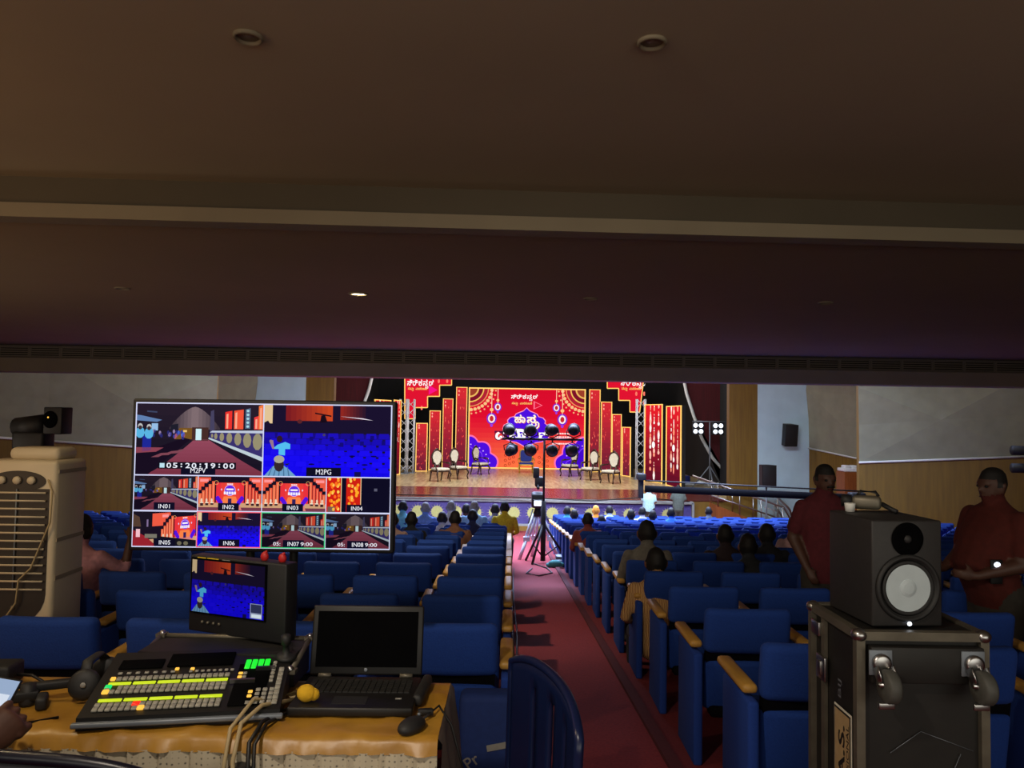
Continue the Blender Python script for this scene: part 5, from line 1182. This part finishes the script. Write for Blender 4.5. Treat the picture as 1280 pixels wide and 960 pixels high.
# --- yellow foam, papers and cables between desk and laptop
q = Pz(390, 866, ZT+.03); mb = MB(); mb.ball((0, 0, .025), (.028, .022, .025), n=16, m=10); mb.ball((.02, .005, .02), (.018, .016, .018)); tag(mb.build('yellow_foam', K['yellow'], None, (-.585, 2.275, ZT+.034)), 'yellow foam lump resting on the laptop left corner', 'foam')
mb = MB(); mb.add([(0, 0, .02), (.03, .01, .035), (.055, 0, .03), (.05, .03, .02), (.01, .035, .012)], [(0, 1, 4), (1, 2, 3), (1, 3, 4)]); mb.add([(.03, .0, .004), (.0, .02, .02), (.03, .04, .02)], [(0, 1, 2)]); tag(mb.build('crumpled_paper', K['cablew'], None, (-.665, 2.33, ZT+.01)), 'crumpled cream paper scrap between mixing desk and laptop', 'paper')
mb = MB(); 
mb.tube([(-.63, 2.30, ZT+.03), (-.69, 2.2, ZT+.05), (-.72, 2.12, ZT+.03), (-.715, 2.05, ZT-.04), (-.70, 2.045, ZT-.25), (-.69, 2.05, ZT-.5)], .006, 8)
mb.tube([(-.655, 2.3, ZT+.02), (-.72, 2.22, ZT+.06), (-.745, 2.11, ZT+.02), (-.74, 2.055, ZT-.06), (-.75, 2.05, ZT-.4)], .0055, 8); tag(mb.build('cream_cable', K['cablew']), 'cream cables looping over the table edge between desk and laptop', 'cable')
mb = MB(); mb.tube([(-.64, 2.28, ZT+.01), (-.675, 2.16, ZT+.02), (-.68, 2.07, ZT+.0), (-.675, 2.045, ZT-.1), (-.672, 2.05, ZT-.5)], .006, 8); mb.tube([(-.63, 2.26, ZT+.01), (-.66, 2.15, ZT+.02), (-.662, 2.06, ZT-.0), (-.66, 2.045, ZT-.1), (-.655, 2.05, ZT-.5)], .005, 8); tag(mb.build('black_cable_pair', K['cable']), 'pair of black cables hanging over the table front beside cream ones', 'cable')
# --- left end of the table: headphones, black gear, cables
hp = thing('headphones', 'black headphones lying at the left end of the mixing desk', 'headphones', (-1.26, 2.33, ZT+.004), .3)
mb = MB(); mb.lathe([(.03, -.018), (.042, -.012), (.045, .008), (.036, .02), (.014, .022)], 20, M=TR(0, 0, .05) @ RX(PI/2-.3)); e1 = mb.build('ear_cup', K['rubber'], hp); MB().ball((0, -.028, .057), (.008, .004, .008)).build('badge', K['tape'], e1)
mb = MB(); mb.lathe([(.03, -.018), (.042, -.012), (.045, .008), (.036, .02)], 20, M=TR(.035, .12, .05) @ RX(PI/2)); mb.build('ear_cup', K['rubber'], hp)
MB().tube([(0, 0, .08), (.0, .03, .11), (.02, .09, .115), (.035, .12, .085)], [(.016, .006)]*4, 8).build('headband', K['rubber'], hp)
bg = thing('black_adapter_box', 'black power adapter box at the far left corner of the table', 'adapter', (-1.63, 2.46, ZT+.004), .1)
MB().box((0, 0, .035), (.16, .1, .065), bev=.01).build('body', K['black'], bg); MB().tube([(.08, 0, .03), (.13, -.01, .03), (.2, -.05, .012)], .005, 6).build('lead', K['cable'], bg)
mg = thing('black_folded_arm', 'black folded monitor arm lying on the cloth left of headphones', 'monitor arm', (-1.48, 2.26, ZT+.004), .45)
MB().box((0, 0, .028), (.22, .035, .03), bev=.006).build('lower_bar', K['blackm'], mg); MB().box((.16, .02, .045), (.2, .03, .025), bev=.006).build('upper_bar', K['blackm'], mg); MB().lathe([(.022, 0), (.024, .01), (.02, .06)], 14, M=TR(.08, .005, 0)).build('joint', K['rubber'], mg); MB().box((.12, -.04, .02), (.03, .07, .035), bev=.008).build('clamp', K['rubber'], mg)
mb = MB()
mb.tube([(-1.26, 2.2, ZT+.008), (-1.33, 2.15, ZT+.008), (-1.5, 2.13, ZT+.008)], .004, 6)
mb.tube([(-1.62, 2.42, ZT+.01), (-1.5, 2.36, ZT+.03), (-1.4, 2.45, ZT+.01), (-1.3, 2.5, ZT+.02)], .005, 6); mb.tube([(-1.6, 2.2, ZT+.01), (-1.45, 2.18, ZT+.04), (-1.4, 2.14, ZT+.01), (-1.48, 2.12, ZT+.008)], .005, 6)
tag(mb.build('tangled_cables', K['cable']), 'tangled dark cables on the golden cloth at the left end', 'cable')

# --- hand with phone at the left edge: a seated operator, mostly out of frame
W0 = P(-26, 940, 1.88); EL = W0+Vector((-.24, -.16, .02)); SH = Vector((-1.93, 1.42, .98))
HD = P(24, 893, 1.97)-W0
pr = [('shirt', [Vector((-2.1, 1.4, .36)), Vector((-2.1, 1.41, .6)), Vector((-2.1, 1.43, .85)), Vector((-2.1, 1.44, 1.0)), Vector((-2.1, 1.45, 1.07))], [(.17, .13), (.17, .125), (.19, .12), (.17, .09), (.07, .06)], (1, 0, 0)), ('skin', [Vector((-2.1, 1.45, 1.06)), Vector((-2.1, 1.47, 1.16))], [.057, .055], (1, 0, 0))]
hp_, hc, hf = head_prims((-2.1, 1.48, 1.24), Vector((.5, .866, 0))); pr += hp_
pr += [('shirt', [SH, SH.lerp(EL, .7)], [.066, .056], (0, 0, 1)), ('skin', [SH.lerp(EL, .6), EL, EL.lerp(W0, .4), W0], [.05, .047, .045, .03], (0, 0, 1))]
S2 = Vector((-2.28, 1.42, .98)); E2 = Vector((-2.36, 1.5, .72)); W2 = Vector((-2.2, 1.75, .66)); pr += [('shirt', [S2, S2.lerp(E2, .7)], [.066, .056], (0, 0, 1)), ('skin', [S2.lerp(E2, .6), E2, W2], [.05, .045, .03], (0, 0, 1))]
pr += hand_prims(W2, (.4, .9, -.1), 1, curl=.4, spread=Vector((1, 0, .1)))
pr += hand_prims(W0, HD, 1, up=Vector((.75, -.62, .15)), curl=.8, sc=1.1, spread=Vector((-.3, .45, .85)), fan=1.28)
for s in (-1, 1): pr += [('trouser', [Vector((-2.1+s*.09, 1.42, .36)), Vector((-2.1+s*.1, 1.7, .37)), Vector((-2.1+s*.1, 1.86, .36))], [.09, .08, .068], (1, 0, 0)), ('trouser', [Vector((-2.1+s*.1, 1.86, .35)), Vector((-2.1+s*.1, 1.84, -.08))], [.065, .045], (1, 0, 0)), ('shoe', [Vector((-2.1+s*.1, 1.82, -.12)), Vector((-2.1+s*.11, 1.98, -.13))], [.042, .036], (1, 0, 0))]
me = body_mesh('person', pr, {'skin': SK['dark'], 'hair': HR['black'], 'shirt': cloth((40, 44, 60)), 'trouser': cloth((30, 30, 36)), 'shoe': K['rubber']}, (hc, hf), .0042, smooth=2)
o = bpy.data.objects.new('person', me); C.objects.link(o); tag(o, 'person at the left frame edge, only a hand gripping a phone shows', 'person')
ph = thing('smartphone', 'phone with a bright screen in the hand at the left edge', 'phone', P(-8, 880, 2.03), rot=(.7, .25, .25))
MB().box((0, 0, 0), (.075, .15, .009), bev=.004).build('body', K['black'], ph)
p = Pic(10, 20); p.rect(0, 0, 10, 20, (150, 170, 200), 0); p.rect(1, 9, 9, 14, (210, 220, 235), 1); p.rect(1, 2, 9, 7, (90, 110, 150), 1); p.build('screen', PICTV, ph, (-.033, -.068, .0055), (.0066, 0, 0), (0, .0068, 0), .0002)

# --- moulded plastic chairs
def monobloc(label, loc, rz, m, arms=True):
    t = thing('plastic_chair', label, 'chair', loc, rz)      # faces +y
    mb = MB(); nx, nz = 24, 12; g = []
    for j in range(nz+1):
        for i in range(nx+1):
            u = i/nx*2-1; v = j/nz; hw = .285+.015*v; top = .83-.03*u*u*u*u-.015*u*u
            z = .42+(top-.42)*v; g.append((hw*u, -.235-.01*v+.04*u*u, z))
    k = nx+1
    def slot(i, j): return 2 <= j <= 9 and i in (6, 11, 12, 17)
    fs = [(j*k+i, j*k+i+1, (j+1)*k+i+1, (j+1)*k+i) for j in range(nz) for i in range(nx) if not slot(i, j)]
    mb.add(g, fs, sm=True); o = mb.build('backrest', m, t); md = o.modifiers.new('thick', 'SOLIDIFY'); md.thickness = .014; md.offset = 0
    rim = [g[nz*k+i] for i in range(k)]; mb = MB(); mb.tube([(g[0][0], g[0][1], g[0][2])]+[(g[j*k][0], g[j*k][1], g[j*k][2]) for j in range(1, nz)]+rim+[(g[j*k+nx][0], g[j*k+nx][1], g[j*k+nx][2]) for j in range(nz-1, -1, -1)], .013, 8, ref=(0, 1, 0)); mb.build('back_rim', m, t)
    mb = MB(); mb.box((0, .03, .42), (.46, .46, .03), bev=.014); mb.build('seat', m, t)
    for s in (-1, 1):
        mb = MB()
        if arms: mb.tube([(s*.25, -.21, .66), (s*.285, -.05, .65), (s*.285, .18, .64), (s*.265, .25, .58), (s*.25, .25, .42)], [(.028, .014)]*5, 8).build('armrest', m, t)
        for sy in (-1, 1): mb = MB(); mb.tube([(s*.21, sy*.2+.02, .42), (s*.25, sy*.26+.02, 0)], [.026, .018], 8); mb.build('leg', m, t)
    return t
monobloc('navy plastic chair standing at the right end of the table by the aisle', (-.115, 2.31, fz(2.21)-.03), math.radians(105), K['plasticblue'], False).scale = (1.12, 1.1, 1.1)
monobloc('dark plastic chair with its backrest rim showing at the bottom left corner', (-1.04, 1.93, fz(1.93)), -.12, K['plasticblack']).scale = (1.1, 1.1, 1.1)
# bag beside the first seat left of the aisle
a = P(574, 868, 3.36); b = P(652, 868, 3.36); zt = a.z-fz(3.36)
bgg = thing('blue_bag', 'dark blue upright bag with a grey strip between table end and aisle', 'bag', ((a.x+b.x)/2, 3.42, fz(3.42))); bw = b.x-a.x
MB().box((0, 0, zt/2), (bw, .13, zt), bev=.03, seg=3).build('body', mat('bag_cloth', (20, 44, 104), .85, col2=(24, 50, 114), scale=40), bgg)
mb = MB(); mb.box((0, 0, 0), (.085, .003, .026)); mb.build('paper_strip', K['tape'], bgg, (.03, -.068, zt-.21), (0, -.2, 0))
text_obj('lettering', 'Pr', K['tape'], bgg, (-.085, -.0665, zt-.31), (.8, 0, .6), (-.6, 0, .8), .06, .05, .01)

# ------------------------------------------------------------------ flight case and studio speaker
cx0, cx1 = 1.15, 1.555; cy0, cy1 = 2.55, 2.93; cg = fz(2.74); ctop = .785; ch_ = ctop-cg
fc = thing('flight_case', 'black flight case on end with aluminium edges and casters in front', 'flight case', (cx0, cy0, cg)); w = cx1-cx0; d = cy1-cy0
MB().box((w/2, d/2, ch_/2+.01), (w-.012, d-.012, ch_-.02)).build('shell', K['caseblack'], fc)
def edge(name, boxes, m=K['silver']):
    mb = MB()
    for c_, s_ in boxes: mb.box(c_, s_)
    return mb.build(name, m, fc)
e = .028
for x in (0, w):
    for y in (0, d): edge('upright_edge', [((x, y, ch_/2), (e, e, ch_-.03))])
for y in (0, d): edge('top_edge', [((w/2, y, ch_-.008), (w-.02, e*1.1, e))])
for x in (0, w): edge('top_edge', [((x, d/2, ch_-.008), (e, d-.02, e))])
for y in (0, d): edge('bottom_edge', [((w/2, y, .02), (w-.02, e, e))])
for x in (0, w): edge('bottom_edge', [((x, d/2, .02), (e, d-.02, e))])
edge('lid_seam', [((-.002, d*.72, ch_/2), (.012, .03, ch_-.05))])
for x in (0, w):
    for y in (0, d): MB().ball((x, y, ch_-.008), (.026, .026, .022)).build('corner_ball', K['steel'], fc)
lt = MB(); lt.box((-.012, d*.72, ch_-.2), (.012, .075, .085), bev=.003); lt.box((-.02, d*.72, ch_-.2), (.01, .03, .05), bev=.003); lt.build('latch', K['steel'], fc)
lt = MB(); lt.box((-.012, d*.85, ch_-.07), (.012, .07, .05), bev=.003); lt.build('hinge_plate', K['steel'], fc)
MB().box((w/2+.005, -.02, ch_-.095), (w*.9, .03, .115), bev=.003).build('caster_board', K['caseblack'], fc)
for k, x in enumerate((.052, w-.055)):
    pl = MB().box((x, -.038, ch_-.085), (.075, .006, .08), bev=.002).build('caster_plate', K['grey'], fc)
    mb = MB(); mb.lathe([(.03, 0), (.03, .012), (.022, .016)], 16, M=TR(x, -.041, ch_-.085) @ RX(PI/2)); mb.tube([(x-.026, -.06, ch_-.095), (x-.024, -.085, ch_-.135)], [(.004, .024), (.004, .018)], 8); mb.tube([(x+.026, -.06, ch_-.095), (x+.024, -.085, ch_-.135)], [(.004, .024), (.004, .018)], 8); mb.tube([(x-.03, -.088, ch_-.14), (x+.03, -.088, ch_-.14)], .007, 8); mb.build('caster_fork', K['steel'], pl); MB().box((x-.012, -.1, ch_-.2), (.05, .012, .02), bev=.003).build('brake_pedal', K['steel'], pl)
    mb = MB(); mb.lathe([(.012, -.02), (.046, -.02), (.052, -.012), (.052, .012), (.046, .02), (.012, .02)], 22, M=TR(x+.004, -.088, ch_-.145) @ RY(PI/2)); mb.build('wheel', mat('caster_rubber', (70, 70, 66), .6, col2=(80, 80, 76), scale=30), pl)
# painted maker plate on the left side, reading upward
pz0, pz1 = .40, .75; 
MB().box((-.0075, d*.28, (pz0+pz1)/2), (.002, .135, pz1-pz0), bev=.0).build('logo_plate', K['labelw'], fc)
MB().box((-.0095, d*.28, (pz0+pz1)/2), (.002, .122, pz1-pz0-.014), bev=.0).build('logo_ground', K['labelb'], fc)
MB().box((-.0105, d*.28, (pz0+pz1)/2), (.002, .112, pz1-pz0-.026), bev=.0).build('logo_field', mat('label_tan', (176, 150, 108), .6, col2=(164, 138, 98), scale=30), fc)
text_obj('logo_letters', 'B.A.S.', K['labelb'], fc, (-.0118, d*.28-.022, pz0+.03), (0, 0, 1), (0, 1, 0), .27, .05, .025)
text_obj('logo_subline', 'PROFESSIONAL', K['labelb'], fc, (-.0118, d*.28-.054, pz0+.03), (0, 0, 1), (0, 1, 0), .28, .02, .01)
text_obj('side_code', 'BIJ', K['grey'], fc, (-.008, d*.3, pz1+.03), (0, 0, 1), (0, 1, 0), .06, .03)
mb = MB()
for a_, b_ in (((.1, .55), (.2, .62)), ((.2, .62), (.37, .56)), ((.13, .5), (.19, .3)), ((.33, .55), (.22, .3)), ((.28, .5), (.38, .2))): mb.tube([(a_[0], -.0005, a_[1]+.1), (b_[0], -.0005, b_[1]+.1)], .0012, 4)
mb.build('scratches', K['grey'], fc)
# studio monitor speaker
sp_ = thing('studio_speaker', 'black studio speaker with a white woofer cone on the flight case', 'speaker', (1.335, 2.60, ctop+.008), .08)
sw, sd_, sh_ = .246, .29, .352
MB().box((0, sd_/2, sh_/2), (sw, sd_, sh_), bev=.006).build('cabinet', mat('speaker_vinyl', (36, 34, 34), .55, col2=(42, 40, 40), scale=60), sp_)
mb = MB(); mb.lathe([(.056, .0), (.054, -.002), (.04, -.004), (.03, -.003), (.018, -.001)], 40, M=TR(0, -.004, sh_-.062) @ RX(PI/2) @ RX(PI)); mb.build('waveguide', K['screenoff'], sp_)
mb = MB(); mb.ball((0, -.004, sh_-.062), (.014, .009, .014)); mb.build('tweeter_dome', K['rubber'], sp_)
mb = MB(); mb.lathe([(.112, 0), (.112, .008), (.104, .014), (.098, .01), (.094, .003)], 44, M=TR(0, 0, .128) @ RX(PI/2)); mb.build('woofer_ring', K['rubber'], sp_)
mb = MB(); mb.lathe([(.093, .003), (.086, .011), (.078, .004)], 44, M=TR(0, 0, .128) @ RX(PI/2)); mb.build('rubber_surround', K['rubber'], sp_)
mb = MB(); mb.lathe([(.078, .006), (.05, .003), (.03, .002)], 44, M=TR(0, 0, .128) @ RX(PI/2), sm=False); wc = mb.build('woofer_cone', K['cone'], sp_)
mb = MB(); mb.lathe([(.03, .002), (.029, .006), (.018, .010), (.004, .011)], 32, M=TR(0, -.001, .128) @ RX(PI/2), sm=False); mb.build('dust_cap', K['cone'], wc)
MB().ball((0, -.012, .012), (.008, .004, .007)).build('power_light', K['whitel'], sp_)
# camcorder and cup on the speaker
cm = thing('camcorder', 'small shiny camcorder lying on top of the studio speaker', 'camera', (1.315, 2.85, ctop+.008+sh_+.001), -.5)
MB().box((0, 0, .032), (.1, .05, .05), bev=.016, seg=3).build('body', K['silver'], cm); MB().tube([(-.05, 0, .035), (-.085, 0, .035)], [.021, .023], 14).build('lens', K['black'], cm); MB().tube([(-.03, 0, .056), (-.02, 0, .072), (.03, 0, .072), (.04, 0, .056)], .006, 8).build('handle', K['black'], cm); MB().tube([(.05, 0, .03), (.085, -.01, .012), (.1, -.02, .006)], .009, 8).build('strap', K['black'], cm)
mb = MB(); mb.lathe([(.016, 0), (.019, .03), (.0185, .031), (.015, .004)], 16); tag(mb.build('plastic_cup', K['white'], None, (1.245, 2.83, ctop+.008+sh_+.001)), 'small white plastic cup on the speaker left of the camcorder', 'cup')

# ------------------------------------------------------------------ air cooler and spotlight at the left
ac = thing('air_cooler', 'tall beige room air cooler with dark louvred front at left', 'air cooler', (-2.60, 4.08, fz(4.2)), .02)
zt = P(30, 575, 4.1).z-fz(4.2); cw, cdp = .40, .30
mb = MB(); mb.box((0, cdp/2, zt/2+.03), (cw, cdp, zt-.06), bev=.025, seg=3); mb.build('body', K['beige'], ac)
mb = MB(); mb.box((.03, cdp/2+.02, zt+.03), (.27, .2, .07), bev=.03, seg=3); mb.build('top_cover', K['beige'], ac)
mb = MB(); n = 28; mb.add([(.145*math.cos(2*PI*i/n), -.006, zt-.11+.055*math.sin(2*PI*i/n)) for i in range(n)]+[(.145*math.cos(2*PI*i/n), .01, zt-.11+.055*math.sin(2*PI*i/n)) for i in range(n)], [tuple(range(n-1, -1, -1))]+[(i, n+i, n+(i+1) % n, (i+1) % n)[::-1] for i in range(n)]); cp = mb.build('control_panel', K['cooldark'], ac)
for k, x in enumerate((-.08, .0, .075)): MB().lathe([(.021, 0), (.021, .012), (.017, .02)], 18, M=TR(x, -.006, zt-.105) @ RX(PI/2)).build('knob', K['beige'], cp)
lw_ = .165; zl0 = zt-.80; zl1 = zt-.15
mb = MB(); poly = [(-lw_, zl1), (-lw_, zl0+.1)]+[(-lw_*math.cos(PI*i/12), zl0+.1-.16*math.sin(PI*i/12)) for i in range(1, 12)]+[(lw_, zl0+.1), (lw_, zl1)]
mb.add([(x, -.004, z) for x, z in poly]+[(x, .01, z) for x, z in poly], [tuple(range(len(poly)))]+[(i, len(poly)+i, len(poly)+(i+1) % len(poly), (i+1) % len(poly)) for i in range(len(poly))]); lo_ = mb.build('louvre_recess', K['cooldark'], ac)
for i in range(13):
    z = zl1-.02-i*.042; MB().tube([(-lw_+.012, -.014, z), (lw_-.012, -.014, z)], (.0055), 6).build('louvre_slat', K['beige'], lo_)
MB().tube([(.0, -.012, zl1), (.0, -.012, zl0+.13)], .004, 6).build('centre_rod', K['grey'], lo_)
MB().ball((.0, -.006, zl0+.03), (.012, .006, .012)).build('round_badge', K['silver'], lo_)
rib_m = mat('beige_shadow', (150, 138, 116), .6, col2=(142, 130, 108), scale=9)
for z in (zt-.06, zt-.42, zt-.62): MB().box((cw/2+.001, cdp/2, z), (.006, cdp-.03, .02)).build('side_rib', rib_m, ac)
MB().box((.0, -.003, .40), (cw-.04, .008, .006)).build('tank_seam', K['cooldark'], ac)
for sx in (-1, 1):
    for sy in (.05, cdp-.05): MB().lathe([(.02, -.012), (.028, -.008), (.028, .008), (.02, .012)], 14, M=TR(sx*(cw/2-.05), sy, .026) @ RY(PI/2)).build('castor', K['rubber'], ac)
mb = MB(); mb.tube([(.16, -.01, zt-.1), (.19, -.02, zt-.16), (.185, -.02, zt-.32), (.10, -.03, zt-.56), (.04, -.03, zt-.62), (.03, -.03, zt-.74), (-.05, -.03, zt-.86), (-.1, -.03, .5)], .005, 6); mb.build('power_cord', K['cablew'], ac)
q = P(42, 548, 7.2)
sl = thing('spotlight', 'black theatre spotlight on a stand behind the air cooler', 'stage lamp', (q.x, 7.2, fz(7.2))); zq = q.z-fz(7.2)
MB().tube([(0, 0, .3), (0, 0, zq-.05)], .02, 8).build('stand_pole', K['blackm'], sl)
for k in range(3): MB().tube([(0, 0, .7), (.28*math.cos(2.1*k), .28*math.sin(2.1*k), 0)], .014, 6).build('stand_leg', K['blackm'], sl)
MB().box((0, 0, zq-.02), (.3, .2, .18), bev=.03).build('base_housing', K['black'], sl)
MB().tube([(-.16, 0, zq+.10), (.12, -.03, zq+.13)], [.09, .1], 14).build('lamp_body', K['black'], sl)
MB().box((.24, -.03, zq+.17), (.17, .18, .25), bev=.01).build('barn_door_box', K['black'], sl); MB().ball((.22, -.125, zq+.18), (.07, .01, .08)).build('front_lens', K['screenoff'], sl)
MB().ball((.21, -.138, zq+.2), (.008, .004, .008)).build('amber_dot', K['amber'], sl)  # tiny glowing amber dot on the box front

# ------------------------------------------------------------------ lights
def area(name, loc, target, size, power, col, sy=None, spread=None):
    l = bpy.data.lights.new(name, 'AREA'); l.energy = power; l.color = col; l.size = size
    if sy: l.shape = 'RECTANGLE'; l.size_y = sy
    if spread: l.spread = spread
    o = bpy.data.objects.new(name, l); C.objects.link(o); o.location = loc; o.rotation_euler = (Vector(target)-Vector(loc)).to_track_quat('-Z', 'Y').to_euler(); return o
def spot(name, loc, target, power, col, ang, blend=.5, r=.06):
    l = bpy.data.lights.new(name, 'SPOT'); l.energy = power; l.color = col; l.spot_size = math.radians(ang); l.spot_blend = blend; l.shadow_soft_size = r
    o = bpy.data.objects.new(name, l); C.objects.link(o); o.location = loc; o.rotation_euler = (Vector(target)-Vector(loc)).to_track_quat('-Z', 'Y').to_euler(); return o
area('stage_wash', (XC, 31.5, 7.5), (XC, 37, ZS), 9, 750, (1, .93, .84), 2.5)
area('stage_front_wash', (XC, 24.5, 7.5), (XC, 36, ZS+1), 9, 400, (1, .95, .9), 1.5)
area('apron_fill', (XC, 19.5, 3.2), (XC, 26.6, -1.9), 9, 240, (.95, .97, 1), .5, 1.3)  # added fill, out of view past the balcony edge, brightens the apron cloth
area('hall_front_light', (XC, 23.8, 8.8), (XC, 16.5, -1), 12, 2000, (.5, .62, 1), 2.5, 1.5)
area('hall_top_light', (XC, 18.6, 8.8), (XC, 18.2, -2), 12, 900, (.5, .62, 1), 3, 1.35)
area('stage_to_hall', (XC, 35, 6.6), (XC, 13, -.5), 8, 700, (.6, .7, 1), 1.0)
area('balcony_front_fill', (XC, 15.5, 4.2), (XC, 20.5, -1.8), 12, 620, (.62, .74, 1), .6, 1.9)  # added unseen area light, lifts the backs of the front rows
for sx in (-1, 1): area('side_wall_fill', (mx(4.5, sx), 16.6, 4.6), (mx(11.5, sx), 20, 1.2), 2.5, 110, (1, .97, .86), 1.0)  # added pair of hidden fills that brighten the side walls
spot('lit_downlight', (LIT.x, LIT.y, ZL-.04), (LIT.x, LIT.y+1.5, -1), 230, (1, .86, .62), 130, .6)
spot('rear_left_lamp', (-2.6, 2.6, 2.9), (-1.2, 3.1, 0), 52, (1, .78, .46), 120, .8)
spot('rear_aisle_lamp', (-1.0, .6, 2.9), (.7, 4.0, 0), 150, (1, .86, .70), 100, .9)
area('rear_fill', (0, -3.7, 1.7), (0, 10, 2.5), 14, 135, (1, .93, .80), 2)
area('warm_bounce', (-4.5, 1.0, 1.6), (-5, 3, 2.9), 1.5, 40, (1, .6, .28))
area('ceiling_bounce', (2.5, -2.2, 1.2), (3.2, 1.5, 2.97), 3, 17, (.98, 1, .82))
area('lower_ceiling_bounce', (-7.5, 5.0, .6), (-5.5, 10, 2.72), 2, 36, (1, .84, .66))
wd = bpy.data.worlds.new('dim'); bpy.context.scene.world = wd; wd.use_nodes = True
b = wd.node_tree.nodes['Background']; b.inputs[0].default_value = (.9, .85, 1, 1); b.inputs[1].default_value = .012
